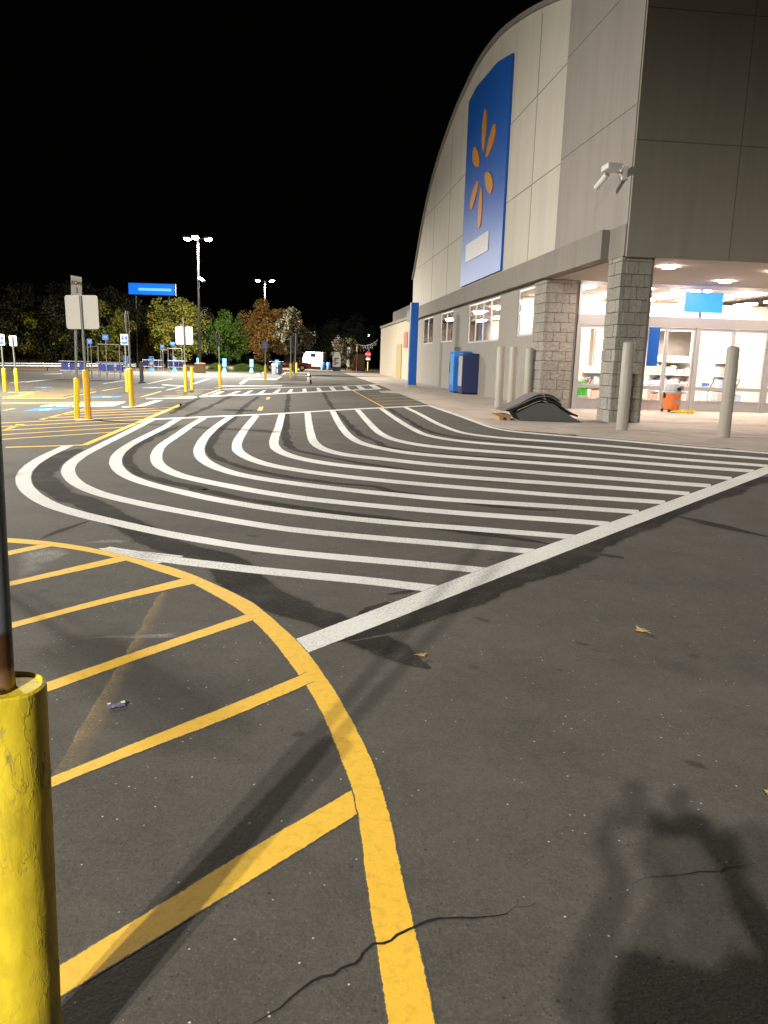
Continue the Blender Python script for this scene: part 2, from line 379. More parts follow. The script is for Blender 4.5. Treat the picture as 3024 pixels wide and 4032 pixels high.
M['skin'] = simple('skin', (.42, .25, .18), .6); M['jacket'] = simple('dark_jacket', (.03, .032, .04), .9); M['hair'] = simple('hair', (.03, .02, .015), .7)
M['carblack'] = simple('car_paint_black', (.010, .010, .012), .22, .1, var=.1); M['carred'] = simple('car_paint_red', (.30, .02, .018), .3, .1)
M['tyre'] = simple('tyre_rubber', (.012, .012, .012), .85); M['carglass'] = simple('car_glass', (.012, .014, .016), .08, spec=.7)
M['fawn'] = simple('dry_leaf', (.42, .26, .10), .8, var=.2); M['paper'] = simple('wrapper_print', (.12, .12, .22), .5, var=.3, scale=40)
P_L1, P_L2, P_LL, P_LA = 4600.0, 8000.0, 6200.0, 36000.0   # lot lamp power, watts per head

# ground positions (metres) of every painted line, crack and stain, plus one painted shadow streak
DATA = {
 'white': [(0.18,[(-2.027,5.436),(-1.745,5.302),(-1.456,5.189),(-1.22,5.118),(-0.959,5.029),(-0.704,4.966),(-0.373,4.884),(-0.006,4.809),(0.067,4.765),(0.327,4.692)]),(0.18,[(-4.74,11.535),(-4.558,10.373),(-4.376,9.564),(-4.195,8.954),(-3.977,8.428),(-3.747,7.965),(-3.472,7.525),(-3.159,7.109),(-2.895,6.829),(-2.576,6.571),(-2.297,6.379),(-2.03,6.188),(-1.78,6.016),(-1.553,5.89),(-1.379,5.793),(-1.073,5.633),(-0.755,5.511),(-0.417,5.425),(-0.011,5.341),(0.155,5.304),(0.494,5.221),(0.707,5.159)]),(0.19,[(-5.003,16.598),(-4.707,14.535),(-4.474,12.86),(-4.289,11.525),(-4.123,10.44),(-3.965,9.716),(-3.797,9.195),(-3.551,8.651),(-3.254,8.139),(-2.957,7.762),(-2.607,7.432),(-2.22,7.138),(-1.868,6.893),(-1.6,6.739),(-1.239,6.511),(-0.863,6.293),(-0.477,6.17),(-0.018,6.036),(0.361,5.956),(0.736,5.857),(1.153,5.752)]),(0.21,[(-4.577,17.159),(-4.29,15.09),(-4.099,13.294),(-3.921,11.795),(-3.723,10.749),(-3.505,10.004),(-3.251,9.367),(-2.958,8.819),(-2.627,8.385),(-2.229,8.009),(-1.901,7.715),(-1.81,7.634),(-1.394,7.333),(-0.971,7.078),(-0.534,6.884),(-0.024,6.689),(0.288,6.611),(0.706,6.52),(1.112,6.431),(1.464,6.338),(1.593,6.304)]),(0.24,[(-4.087,17.358),(-3.898,15.519),(-3.658,13.611),(-3.474,12.059),(-3.295,11.153),(-3.117,10.483),(-2.873,9.788),(-2.583,9.245),(-2.293,8.858),(-2.044,8.634),(-1.723,8.365),(-1.266,8.009),(-0.852,7.749),(-0.469,7.572),(-0.031,7.414),(0.314,7.319),(0.77,7.178),(1.216,7.083),(1.609,7.01),(1.828,6.957),(2.041,6.894)]),(0.26,[(-3.638,18.293),(-3.41,15.766),(-3.143,13.534),(-2.892,12.034),(-2.739,11.333),(-2.546,10.654),(-2.254,9.956),(-1.897,9.363),(-1.571,9.027),(-1.098,8.701),(-0.521,8.381),(-0.038,8.174),(0.588,7.919),(1.084,7.826),(1.758,7.704),(2.115,7.613),(2.515,7.525)]),(0.28,[(-3.114,18.597),(-2.775,15.409),(-2.521,13.293),(-2.349,12.183),(-2.164,11.404),(-1.902,10.741),(-1.575,10.17),(-1.241,9.832),(-0.741,9.448),(-0.047,9.072),(0.647,8.797),(1.186,8.622),(1.904,8.382),(2.421,8.259),(2.99,8.135)]),(0.32,[(-2.605,19.372),(-2.2,15.903),(-1.987,13.894),(-1.835,12.693),(-1.667,11.854),(-1.417,11.215),(-1.1,10.729),(-0.648,10.319),(-0.056,10.009),(0.852,9.582),(1.435,9.396),(2.085,9.227),(2.778,9.01),(3.485,8.769)]),(0.36,[(-2.048,20.169),(-1.669,16.717),(-1.36,14.089),(-1.181,12.879),(-0.95,12.044),(-0.633,11.486),(-0.352,11.259),(-0.068,11.131),(0.437,10.774),(0.93,10.541),(1.567,10.317),(2.262,10.048),(3.002,9.77),(3.708,9.518),(3.998,9.426)]),(0.38,[(-1.454,20.927),(-1.027,16.955),(-0.716,14.527),(-0.463,13.281),(-0.302,12.865),(-0.08,12.453),(0.29,11.976),(0.836,11.644),(1.367,11.447),(1.883,11.271),(2.481,11.067),(3.29,10.746),(4.035,10.392),(4.557,10.145)]),(0.42,[(-0.833,21.968),(-0.512,18.638),(-0.231,15.901),(-0.049,14.648),(0.174,13.806),(0.523,13.191),(0.915,12.828),(1.491,12.537),(2.049,12.31),(2.692,12.05),(3.563,11.672),(4.37,11.287),(5.253,10.965)]),(0.4,[(-0.189,22.959),(0.137,19.729),(0.399,17.359),(0.615,15.766),(0.754,15.024),(1.019,14.39),(1.427,13.916),(2.033,13.555),(2.926,13.138),(3.841,12.617),(4.688,12.135),(5.752,11.637)]),(0.4,[(0.531,23.924),(0.865,20.952),(1.127,18.151),(1.363,16.446),(1.586,15.546),(2.005,14.996),(2.43,14.699),(3.19,14.365),(4.187,13.791),(5.063,13.138),(6.202,12.576),(6.749,12.241)]),(0.36,[(1.334,24.984),(1.712,22.187),(2.007,19.86),(2.233,17.862),(2.389,16.948),(2.687,16.314),(3.476,15.696),(4.54,14.988),(5.469,14.223),(6.648,13.505),(7.148,12.987)])],
 'strips': [('w',[(-0.429,3.729),(1.422,6.142),(5.764,11.661),(9.558,16.482)],[(-0.343,3.552),(1.323,5.679),(5.325,10.745),(8.892,15.308)]),('w',[(-5.2,16.729),(-4.645,17.33),(-2.709,19.687),(-0.902,22.38),(1.348,25.264)],[(-5.105,16.421),(-4.566,17.033),(-2.663,19.347),(-0.884,21.944),(1.324,24.778)]),('w',[(-6.856,25.631),(-6.354,26.123)],[(-6.686,24.992),(-6.211,25.533)]),('w',[(-6.364,26.56),(-4.222,30.658),(-1.653,36.109),(-0.334,38.917)],[(-6.218,25.95),(-4.111,29.85),(-1.607,35.132),(-0.323,37.786)]),('w',[(-6.952,32.579),(-4.98,36.152),(-2.153,41.324),(-0.396,45.304)],[(-6.854,32.118),(-4.902,35.586),(-2.114,40.587),(-0.387,44.421)]),('y',[(-2.958,5.698),(-2.793,5.679),(-2.575,5.642),(-2.311,5.553),(-2.038,5.423),(-1.756,5.236),(-1.56,5.113),(-1.303,4.927),(-1.042,4.653),(-0.86,4.447),(-0.734,4.295),(-0.691,4.215),(-0.575,4.014),(-0.429,3.733),(-0.342,3.551),(-0.251,3.298),(-0.168,3.076),(-0.106,2.859),(-0.058,2.703),(-0.021,2.579),(0.02,2.368),(0.048,2.213),(0.067,2.035),(0.092,1.833),(0.11,1.715),(0.129,1.579),(0.144,1.431),(0.159,1.332)],[(-2.885,5.552),(-2.726,5.538),(-2.514,5.503),(-2.256,5.419),(-1.991,5.294),(-1.78,5.149),(-1.648,5.063),(-1.504,4.924),(-1.253,4.733),(-1.052,4.489),(-0.869,4.268),(-0.749,4.088),(-0.663,3.944),(-0.571,3.765),(-0.48,3.56),(-0.417,3.411),(-0.359,3.272),(-0.303,3.128),(-0.25,2.981),(-0.2,2.819),(-0.16,2.673),(-0.077,2.342),(-0.052,2.208),(-0.028,1.953),(0.0,1.728),(0.014,1.638),(0.031,1.497),(0.041,1.427),(0.051,1.328)]),('y',[(-2.707,5.155),(-2.62,5.327),(-2.479,5.551)],[(-2.649,5.042),(-2.56,5.211),(-2.396,5.475)]),('y',[(-2.414,4.365),(-2.256,4.598),(-1.835,5.248)],[(-2.369,4.279),(-2.212,4.503),(-1.739,5.15)]),('y',[(-2.134,3.556),(-1.903,3.869),(-1.612,4.281),(-1.251,4.762)],[(-2.09,3.478),(-1.863,3.784),(-1.576,4.182),(-1.148,4.659)]),('y',[(-1.643,2.796),(-1.426,3.118),(-1.104,3.58),(-0.741,4.094)],[(-1.597,2.713),(-1.375,3.028),(-1.072,3.473),(-0.684,4.002)]),('y',[(-1.278,2.131),(-1.082,2.372),(-0.836,2.678),(-0.609,2.949),(-0.346,3.287),(-0.328,3.311)],[(-1.246,2.074),(-1.055,2.308),(-0.81,2.592),(-0.585,2.834),(-0.302,3.189),(-0.284,3.212)]),('y',[(-0.87,1.369),(-0.725,1.557),(-0.513,1.818),(-0.408,1.958),(-0.075,2.35),(-0.056,2.372)],[(-0.829,1.295),(-0.684,1.468),(-0.482,1.703),(-0.38,1.819),(-0.052,2.208),(-0.034,2.227)]),('y',[(-4.614,11.721),(-5.79,21.575),(-5.833,21.925)],[(-4.502,11.68),(-5.584,20.855),(-5.623,21.182)]),('y',[(-5.499,11.178),(-4.709,11.662),(-4.588,11.782)],[(-5.445,11.066),(-4.666,11.555),(-4.524,11.662)]),('y',[(-6.422,26.98),(-6.947,32.721)],[(-6.304,26.781),(-6.835,32.674)]),('y',[(-1.637,35.536),(-0.189,23.792),(-0.247,23.288)],[(-1.519,35.628),(-1.16,32.166),(-0.065,23.379)])],
 'quads': [('y',[(-3.379,20.335),(-3.266,20.387),(-3.471,22.007),(-3.562,21.846)]),('y',[(-4.011,25.815),(-3.907,25.877),(-4.072,27.312),(-4.165,27.164)]),('y',[(-4.761,34.066),(-4.688,34.268),(-4.768,34.934),(-4.846,34.87)]),('y',[(-5.739,21.311),(-5.686,21.338),(-5.783,21.757),(-5.831,21.732)]),('w',[(-6.069,26.394),(-5.923,26.667),(-6.366,30.725),(-6.486,30.279)]),('w',[(-5.661,27.11),(-5.507,27.398),(-5.846,31.362),(-5.976,31.019)]),('w',[(-5.242,27.858),(-5.099,28.149),(-5.49,32.14),(-5.596,31.803)]),('w',[(-4.824,28.632),(-4.664,28.944),(-5.083,32.982),(-5.183,32.638)]),('w',[(-4.378,29.453),(-4.225,29.771),(-4.607,33.907),(-4.714,33.544)]),('w',[(-3.915,30.426),(-3.757,30.649),(-4.172,34.684),(-4.288,34.446)]),('w',[(-3.399,31.362),(-3.253,31.703),(-3.729,35.943),(-3.868,35.675)]),('w',[(-2.865,32.348),(-2.694,32.721),(-3.233,37.315),(-3.37,37.036)]),('w',[(-2.349,33.618),(-2.174,34.148),(-2.725,38.946),(-2.872,38.469)]),('w',[(-1.844,34.95),(-1.62,35.406),(-2.144,40.56),(-2.333,40.017)]),('w',[(-1.264,36.268),(-1.0,36.931),(-1.514,42.313),(-1.719,41.722)]),('w',[(-0.611,37.712),(-0.294,38.453),(-0.792,44.255),(-1.079,43.339)]),('b',[(-8.345,17.885),(-7.866,18.162),(-7.825,19.42),(-8.464,18.949)]),('b',[(-8.979,23.764),(-8.388,24.38),(-8.519,25.283),(-9.273,24.579)]),('b',[(-12.965,28.739),(-12.56,29.237),(-12.785,30.037),(-13.196,29.511)]),('b',[(-9.783,31.152),(-9.122,31.931),(-9.272,32.868),(-9.966,32.268)]),('w',[(-8.649,19.452),(-8.427,19.695),(-8.753,20.702),(-8.835,20.513)]),('w',[(-8.357,19.666),(-8.036,19.73),(-8.435,21.023),(-8.72,20.72)]),('w',[(-7.955,19.674),(-7.135,20.423),(-7.404,22.135),(-8.384,21.051)]),('w',[(-6.626,20.525),(-6.444,20.708),(-6.782,23.654),(-6.953,23.405)]),('w',[(-7.403,23.986),(-6.259,25.234),(-6.346,25.588),(-7.5,24.403)]),('w',[(-8.52,30.055),(-8.456,30.206),(-8.737,33.208),(-8.807,33.026)]),('w',[(-11.011,35.892),(-10.958,36.098),(-12.054,44.232),(-12.149,44.112)]),('w',[(-10.01,34.815),(-8.792,33.914),(-8.985,34.662),(-10.234,35.678)]),('y',[(-7.067,15.791),(-6.987,15.823),(-7.369,19.149),(-7.449,19.111)]),('y',[(-6.672,13.514),(-6.632,13.528),(-6.837,14.731),(-6.979,14.678)]),('y',[(-10.805,21.912),(-10.804,22.087),(-11.647,26.257),(-11.829,26.377)]),('y',[(-9.605,23.138),(-9.569,23.301),(-10.145,27.368),(-10.246,27.425)]),('y',[(-10.301,28.202),(-10.215,28.268),(-10.616,31.57),(-10.676,31.519)]),('y',[(-8.781,17.791),(-8.753,17.858),(-8.815,18.568),(-8.911,18.521)]),('y',[(-10.011,20.309),(-9.873,20.026),(-7.449,22.272),(-7.542,22.551)]),('y',[(-11.005,22.365),(-10.887,22.124),(-9.478,23.077),(-9.6,23.376)]),('y',[(-7.875,24.897),(-7.83,25.063),(-8.372,29.196),(-8.449,29.138)]),('y',[(-12.398,25.579),(-12.269,25.31),(-11.561,25.946),(-11.686,26.229)]),('w',[(-15.505,33.496),(-15.395,33.612),(-16.153,39.011),(-16.278,38.855)]),('w',[(-12.537,34.449),(-12.437,34.547),(-13.061,39.379),(-13.169,39.255)]),('w',[(-19.9,45.39),(-19.675,45.277),(-19.437,47.165),(-19.772,47.642)]),('w',[(-15.651,32.404),(-15.497,32.347),(-16.079,38.804),(-16.352,39.096)]),('w',[(-7.25,38.484),(-7.184,38.937),(-8.74,50.36),(-8.868,50.193)]),('w',[(-9.156,36.288),(-9.091,36.713),(-10.466,46.533),(-10.607,46.355)]),('w',[(-7.517,39.665),(-7.409,39.773),(-8.535,47.901),(-8.662,47.745)]),('w',[(-9.185,53.488),(-9.06,53.664),(-10.474,64.252),(-10.571,64.084)]),('w',[(-10.345,64.478),(-10.247,64.648),(-11.311,72.243),(-11.417,72.031)]),('w',[(-7.544,35.447),(-5.069,37.658),(-5.203,38.653),(-7.731,36.328)]),('w',[(-8.291,46.955),(-6.596,48.995),(-6.824,50.688),(-8.565,48.508)])],
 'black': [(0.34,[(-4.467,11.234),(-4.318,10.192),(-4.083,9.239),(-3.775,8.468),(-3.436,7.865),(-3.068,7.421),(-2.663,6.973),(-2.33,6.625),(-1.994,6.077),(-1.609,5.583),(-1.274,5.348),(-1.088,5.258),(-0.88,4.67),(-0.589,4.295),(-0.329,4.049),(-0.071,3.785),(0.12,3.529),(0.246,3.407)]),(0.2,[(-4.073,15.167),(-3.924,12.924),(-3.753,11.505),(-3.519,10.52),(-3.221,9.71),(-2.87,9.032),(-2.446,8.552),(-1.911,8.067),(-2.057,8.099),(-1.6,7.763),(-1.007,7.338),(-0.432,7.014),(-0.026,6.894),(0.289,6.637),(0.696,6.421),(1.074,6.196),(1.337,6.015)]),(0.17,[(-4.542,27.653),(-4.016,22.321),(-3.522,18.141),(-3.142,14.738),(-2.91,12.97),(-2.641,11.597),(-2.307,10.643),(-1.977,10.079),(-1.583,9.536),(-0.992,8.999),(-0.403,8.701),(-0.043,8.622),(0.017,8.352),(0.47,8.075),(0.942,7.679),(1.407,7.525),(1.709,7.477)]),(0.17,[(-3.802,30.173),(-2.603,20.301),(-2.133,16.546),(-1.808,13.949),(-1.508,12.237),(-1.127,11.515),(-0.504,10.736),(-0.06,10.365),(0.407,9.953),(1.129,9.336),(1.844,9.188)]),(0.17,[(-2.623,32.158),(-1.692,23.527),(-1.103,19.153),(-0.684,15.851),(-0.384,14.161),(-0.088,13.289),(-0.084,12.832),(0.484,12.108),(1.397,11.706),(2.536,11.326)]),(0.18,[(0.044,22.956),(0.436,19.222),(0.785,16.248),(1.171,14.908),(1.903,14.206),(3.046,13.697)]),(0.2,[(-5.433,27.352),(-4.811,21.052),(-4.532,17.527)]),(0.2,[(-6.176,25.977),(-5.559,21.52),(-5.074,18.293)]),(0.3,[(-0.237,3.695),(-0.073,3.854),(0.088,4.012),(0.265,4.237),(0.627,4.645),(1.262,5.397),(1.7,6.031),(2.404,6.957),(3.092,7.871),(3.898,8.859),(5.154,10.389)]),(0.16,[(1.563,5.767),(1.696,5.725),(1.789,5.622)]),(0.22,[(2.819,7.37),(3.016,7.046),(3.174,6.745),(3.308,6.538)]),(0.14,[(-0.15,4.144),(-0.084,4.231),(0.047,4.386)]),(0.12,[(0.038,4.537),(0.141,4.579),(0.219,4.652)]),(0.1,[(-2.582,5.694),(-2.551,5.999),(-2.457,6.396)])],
 'cracks': [[(-0.245,1.417),(-0.197,1.461),(-0.147,1.514),(-0.109,1.549),(-0.071,1.576),(-0.037,1.593),(-0.018,1.625),(0.01,1.654),(0.047,1.675),(0.081,1.702),(0.106,1.718),(0.15,1.741),(0.194,1.758),(0.259,1.757),(0.352,1.777)],[(0.285,1.765),(0.311,1.763),(0.379,1.798),(0.433,1.82)],[(0.722,1.916),(0.787,1.94),(0.894,1.968),(0.986,1.979),(1.012,1.994),(1.106,2.016)]],
 'smears': [[(-1.445,3.653),(-1.427,3.687),(-1.223,3.722),(-1.026,3.766),(-1.002,3.702),(-1.206,3.667)],[(-2.251,5.578),(-2.147,5.691),(-2.037,5.746),(-1.911,5.702),(-1.906,5.631),(-2.115,5.603)],[(-2.052,5.433),(-1.997,5.477),(-1.414,5.321),(-1.443,5.269),(-1.567,5.11),(-1.814,5.248)],[(-2.57,5.289),(-2.484,5.46),(-2.297,5.437),(-2.182,5.315),(-2.192,5.08),(-2.191,4.773),(-2.258,4.625)]],
 'paint_ext': [(-2.059,5.45),(-1.98,5.479),(-1.402,5.308),(-1.513,5.094),(-1.575,5.109)],
 'faded': [(-1.32,4.468),(-1.296,4.255),(-1.246,3.868),(-1.199,3.462),(-1.162,3.113),(-1.128,2.785),(-1.084,2.381)],
 'faded2': [(-1.263,4.452),(-1.232,4.261),(-1.176,3.85),(-1.137,3.448),(-1.092,3.102),(-1.042,2.777),(-1.006,2.467)],
 'hatch': [([(-6.341,11.738),(-4.846,13.805)],[(-6.26,11.679),(-4.765,13.746)]),([(-6.686,12.388),(-4.962,14.771)],[(-6.605,12.33),(-4.881,14.712)]),([(-7.03,13.038),(-5.078,15.736)],[(-6.949,12.98),(-4.997,15.678)]),([(-7.374,13.689),(-5.194,16.702)],[(-7.293,13.63),(-5.113,16.643)]),([(-7.718,14.339),(-5.31,17.668)],[(-7.637,14.28),(-5.229,17.609)]),([(-7.17,16.223),(-5.426,18.633)],[(-7.089,16.165),(-5.345,18.575)]),([(-7.27,17.21),(-5.543,19.599)],[(-7.189,17.152),(-5.461,19.54)]),([(-7.371,18.197),(-5.659,20.564)],[(-7.29,18.139),(-5.578,20.506)]),([(-0.205,24.971),(1.261,26.202)],[(-0.147,24.902),(1.319,26.133)]),([(-0.386,26.714),(1.038,28.046)],[(-0.324,26.649),(1.099,27.98)]),([(-0.557,28.74),(0.781,30.166)],[(-0.492,28.678),(0.846,30.104)]),([(-0.741,30.882),(0.447,32.367)],[(-0.671,30.825),(0.517,32.311)]),([(-0.868,32.669),(0.206,33.941)],[(-0.799,32.611),(0.275,33.883)]),([(-1.085,34.618),(-0.024,35.702)],[(-1.021,34.555),(0.04,35.639)]),([(-8.164,30.04),(-7.118,31.9)],[(-8.077,29.991),(-7.031,31.851)]),([(-7.751,28.696),(-7.01,29.699)],[(-7.67,28.636),(-6.93,29.639)]),([(-7.376,27.461),(-6.774,28.296)],[(-7.295,27.403),(-6.693,28.238)]),([(-7.539,26.182),(-6.671,27.142)],[(-7.465,26.115),(-6.597,27.075)]),([(-7.29,25.618),(-6.541,26.281)],[(-7.224,25.544),(-6.475,26.206)]),([(-11.329,23.027),(-9.939,24.002)],[(-11.272,22.945),(-9.881,23.92)]),([(-11.457,23.633),(-10.059,24.644)],[(-11.398,23.551),(-10.001,24.563)]),([(-11.592,24.271),(-10.187,25.321)],[(-11.532,24.191),(-10.127,25.241)]),([(-11.734,24.944),(-10.321,26.035)],[(-11.672,24.865),(-10.26,25.956)]),([(-11.884,25.655),(-10.463,26.791)],[(-11.821,25.577),(-10.4,26.713)]),([(-12.042,26.408),(-10.613,27.591)],[(-11.978,26.331),(-10.55,27.514)]),([(-12.21,27.206),(-10.773,28.441)],[(-12.145,27.13),(-10.708,28.365)]),([(-12.389,28.053),(-10.942,29.343)],[(-12.322,27.979),(-10.876,29.269)])],
 'walk_edge': [(-0.448,43.454),(0.219,36.423),(-0.853,33.857),(0.461,33.299),(1.315,25.384),(1.737,22.52),(2.041,20.217),(2.272,18.188),(2.429,17.242),(2.726,16.556),(3.563,16.101),(3.525,15.927),(4.602,15.199),(5.541,14.413),(6.73,13.676),(7.278,13.228)],
 'stains': [(1.033,3.787,0.07,0.022,-0.5),(1.081,3.695,0.05,0.012,-0.6),(1.137,3.578,0.03,0.012,-0.5),(0.846,3.433,0.035,0.012,0),(1.152,2.583,0.07,0.03,-0.4),(0.565,4.121,0.09,0.03,-0.6),(-0.294,2.724,0.05,0.03,0.3),(0.627,6.724,0.1,0.03,-0.2),(-1.024,5.997,0.12,0.04,-0.2)],
}

# ------------------------------------------------------------------ ground and painted markings
def sheet(name, polys, mat, z, parent=None):
    mb = MB()
    for p in polys: mb.add([(x, y, z) for x, y in p], [tuple(range(len(p)))])
    o = mb.build(name, mat, parent)
    for p in o.data.polygons:
        if p.normal.z < 0: p.flip()
    return o

g = MB().add([(-400, -200, 0), (400, -200, 0), (400, 600, 0), (-400, 600, 0)], [(0, 1, 2, 3)])
lot = g.build('parking_lot', M['asphalt']); lot['kind'] = 'structure'

def catmull(pts, step):
    P = [Vector((p[0], p[1], 0)) for p in pts]; P = [P[0] * 2 - P[1]] + P + [P[-1] * 2 - P[-2]]
    out = []
    for i in range(1, len(P) - 2):
        a, b, c, d = P[i-1:i+3]; n = max(2, int((c - b).length / step))
        for k in range(n):
            t = k / n
            out.append(.5 * ((2*b) + (c - a) * t + (2*a - 5*b + 4*c - d) * t*t + (3*b - a - 3*c + d) * t**3))
    out.append(P[-2]); return out

def smooth_line(L, n=3):
    for _ in range(n):
        L = [L[0]] + [(L[i-1] + L[i] * 2 + L[i+1]) / 4 for i in range(1, len(L) - 1)] + [L[-1]]
    return L

def rimmed(name, A, B, mat, z, inset):
    """four-vertex cross-section so that the paint can fray towards its edges"""
    vs = []; rim = []
    for a, b in zip(A, B):
        w = (b - a).length; d = (b - a) / max(1e-6, w); s = min(inset, w * .3)
        for q, r in ((a, 1), (a + d * s, 0), (b - d * s, 0), (b, 1)): vs.append((q.x, q.y, z)); rim.append(float(r))
    fs = [(4*i + k, 4*i + k + 1, 4*i + k + 5, 4*i + k + 4) for i in range(len(A) - 1) for k in range(3)]
    o = MB().add(vs, fs).build(name, mat, lot); at = o.data.attributes.new('rim', 'FLOAT', 'POINT'); at.data.foreach_set('value', rim); return o

def ribbon(name, pts, width, mat, z, jit=0.0, jscale=2.0, step=.12, sm=6, seed=0, taper=0, inset=.022):
    C = smooth_line(catmull(pts, step), sm); A = []; B = []
    for i, p in enumerate(C):
        d = (C[min(i+1, len(C)-1)] - C[max(i-1, 0)]).normalized(); nrm = Vector((-d.y, d.x, 0))
        w = width(d) if callable(width) else width
        if taper: w *= min(1, math.sqrt((i + .05) * step / taper), math.sqrt((len(C) - 1 - i + .05) * step / taper))
        for s, L in ((1, A), (-1, B)):
            j = jit * mnoise.noise(Vector((p.x * jscale + 7 * s + seed, p.y * jscale, seed * 3.1))) + jit * .5 * mnoise.noise(Vector((p.x * jscale * 4, p.y * jscale * 4 + 9 * s, seed)))
            L.append(p + nrm * s * (w / 2 + j))
    return rimmed(name, A, B, mat, z, inset)

def strip(name, ea, eb, mat, z, n=None, jit=.0035, grow=.003):
    def res(E, n):
        C = smooth_line(catmull(E, .1), 2 if len(E) > 4 else 0); L = [0]
        for a, b in zip(C[:-1], C[1:]): L.append(L[-1] + (b - a).length)
        out = []; k = 0
        for i in range(n):
            t = L[-1] * i / (n - 1)
            while k < len(L) - 2 and L[k+1] < t: k += 1
            u = (t - L[k]) / max(1e-6, L[k+1] - L[k]); out.append(C[k].lerp(C[k+1], min(1, max(0, u))))
        return out
    ln = sum(math.dist(a, b) for a, b in zip(ea[:-1], ea[1:])); n = n or max(6, int(ln / .035))
    n = min(n, 260); A = res(ea, n); B = res(eb, n)
    for k in range(n):
        d = (B[k] - A[k]).normalized(); A[k] = A[k] + d * (-grow + jit * mnoise.noise(A[k] * 14) + jit * .4 * mnoise.noise(A[k] * 40)); B[k] = B[k] + d * (grow + jit * mnoise.noise(B[k] * 14) + jit * .4 * mnoise.noise(B[k] * 40))
    return rimmed(name, A, B, mat, z, .014)

for i, (w, pts) in enumerate(DATA['black']): ribbon('blackout_and_shadow_line', pts, w, M['black'], 0.0003 + .00002 * i, jit=min(.07, w * .26), jscale=1.9, seed=i, taper=.5, step=.08, inset=.07)  # blackout paint; the last narrow ribbon is a cast shadow painted on
for i, (w, pts) in enumerate(DATA['white']):
    ribbon('white_stripe', pts, (lambda d, w=w: math.hypot(.165 * d.y, w * d.x)), M['white'], .0007 + .00003 * (i % 3), jit=.006, jscale=3, seed=40 + i)
for k, ea, eb in DATA['strips']:
    strip({'w': 'white_line', 'y': 'yellow_line'}[k], ea, eb, M['white' if k == 'w' else 'yellow'], .0009 if k == 'w' else .0011 + random.random() * .0001)
for k, q in DATA['quads']:
    nm, mt = {'w': ('white_bar', 'white'), 'y': ('yellow_mark', 'yellow_thin'), 'b': ('blue_parking_symbol', 'blue_paint')}[k]
    o = sheet(nm, [q], M[mt], .0007, lot)
    if k == 'b':       # pale wheelchair figure on the blue square
        c = [sum(p[i] for p in q) / 4 for i in (0, 1)]
        f = lambda a, b: (c[0] + (q[1][0] - q[0][0]) * a + (q[3][0] - q[0][0]) * b, c[1] + (q[1][1] - q[0][1]) * a + (q[3][1] - q[0][1]) * b)
        mb = MB()
        ring = [f(.17 * math.cos(t), -.14 + .17 * math.sin(t)) for t in [math.radians(120 + 20 * k) for k in range(13)]]
        rin = [f(.11 * math.cos(t), -.14 + .11 * math.sin(t)) for t in [math.radians(120 + 20 * k) for k in range(13)]]
        for a in range(12): mb.add([(x, y, .0010) for x, y in (ring[a], ring[a+1], rin[a+1], rin[a])], [(0, 1, 2, 3)])
        for p in ([(-.05, .28), (.02, .28), (.02, .38), (-.05, .38)], [(-.05, -.02), (.02, -.02), (.02, .24), (-.05, .24)], [(-.05, -.06), (.17, -.06), (.17, .01), (-.05, .01)], [(.12, -.30), (.18, -.30), (.18, -.06), (.12, -.06)]):
            mb.add([f(a, b) + (.0010,) for a, b in p], [(0, 1, 2, 3)])
        mb.build('wheelchair_figure', M['white'], o)
for ea, eb in DATA['hatch']: strip('yellow_hatch_line', ea, eb, M['yellow_thin'], .0007, jit=.004)
wy = strip('worn_yellow_line', DATA['faded'], DATA['faded2'], M['faded'], .0006, jit=.012)
fa = wy.data.attributes.new('feather', 'FLOAT', 'POINT')
for i in range(len(wy.data.vertices)): fa.data[i].value = (1.0, 1.0, .25, 0.0)[i % 4]
def feathered(name, poly, mat, z):
    c = [sum(p[i] for p in poly) / len(poly) for i in (0, 1)]; n = len(poly)
    o = MB().add([(c[0], c[1], z)] + [(c[0] + (p[0] - c[0]) * .55, c[1] + (p[1] - c[1]) * .55, z) for p in poly] + [(p[0], p[1], z) for p in poly],
        [(0, 1 + i, 1 + (i + 1) % n) for i in range(n)] + [(1 + i, 1 + n + i, 1 + n + (i + 1) % n, 1 + (i + 1) % n) for i in range(n)]).build(name, mat, lot)
    a = o.data.attributes.new('feather', 'FLOAT', 'POINT')
    for i in range(len(o.data.vertices)): a.data[i].value = .75 if i <= n else 0.0
    return o
for q in DATA['smears']: feathered('white_overspray', q, M['dust'], .0016)
sheet('white_paint_smear', [DATA['paint_ext']], M['white'], .0006, lot)
for i, (x, y, a, b, rz) in enumerate(DATA['stains']):
    feathered('oil_stain', [(x + (.6 + .6 * abs(mnoise.noise(Vector((t * 1.3, i, 0))))) * a * math.cos(t) * math.cos(rz) - b * math.sin(t) * math.sin(rz), y + a * math.cos(t) * math.sin(rz) + b * math.sin(t) * math.cos(rz)) for t in [2 * math.pi * k / 18 for k in range(18)]], M['stain'], .00025)
def crack(pts, w, seed):
    C = catmull(pts, .03); vs = []
    for i, p in enumerate(C):
        d = (C[min(i+1, len(C)-1)] - C[max(i-1, 0)]).normalized(); nr = Vector((-d.y, d.x, 0))
        c = p + nr * (.012 * mnoise.noise(Vector((i * .35, seed, 0))) + .01 * mnoise.noise(Vector((i * 1.1, seed, 4))))
        ww = w * (.45 + .8 * abs(mnoise.noise(Vector((i * .25, seed, 9))))) * min(1, .25 + i / 6, .25 + (len(C) - i) / 12)
        vs += [tuple(c + nr * ww + Vector((0, 0, .0015))), tuple(c - nr * ww + Vector((0, 0, .0015)))]
    return MB().add(vs, [(2*i, 2*i+1, 2*i+3, 2*i+2) for i in range(len(C) - 1)]).build('pavement_crack', M['crack'], lot)
for i, pts in enumerate(DATA['cracks']): crack(pts, .0085 if i == 0 else .004, i * 5 + 2)

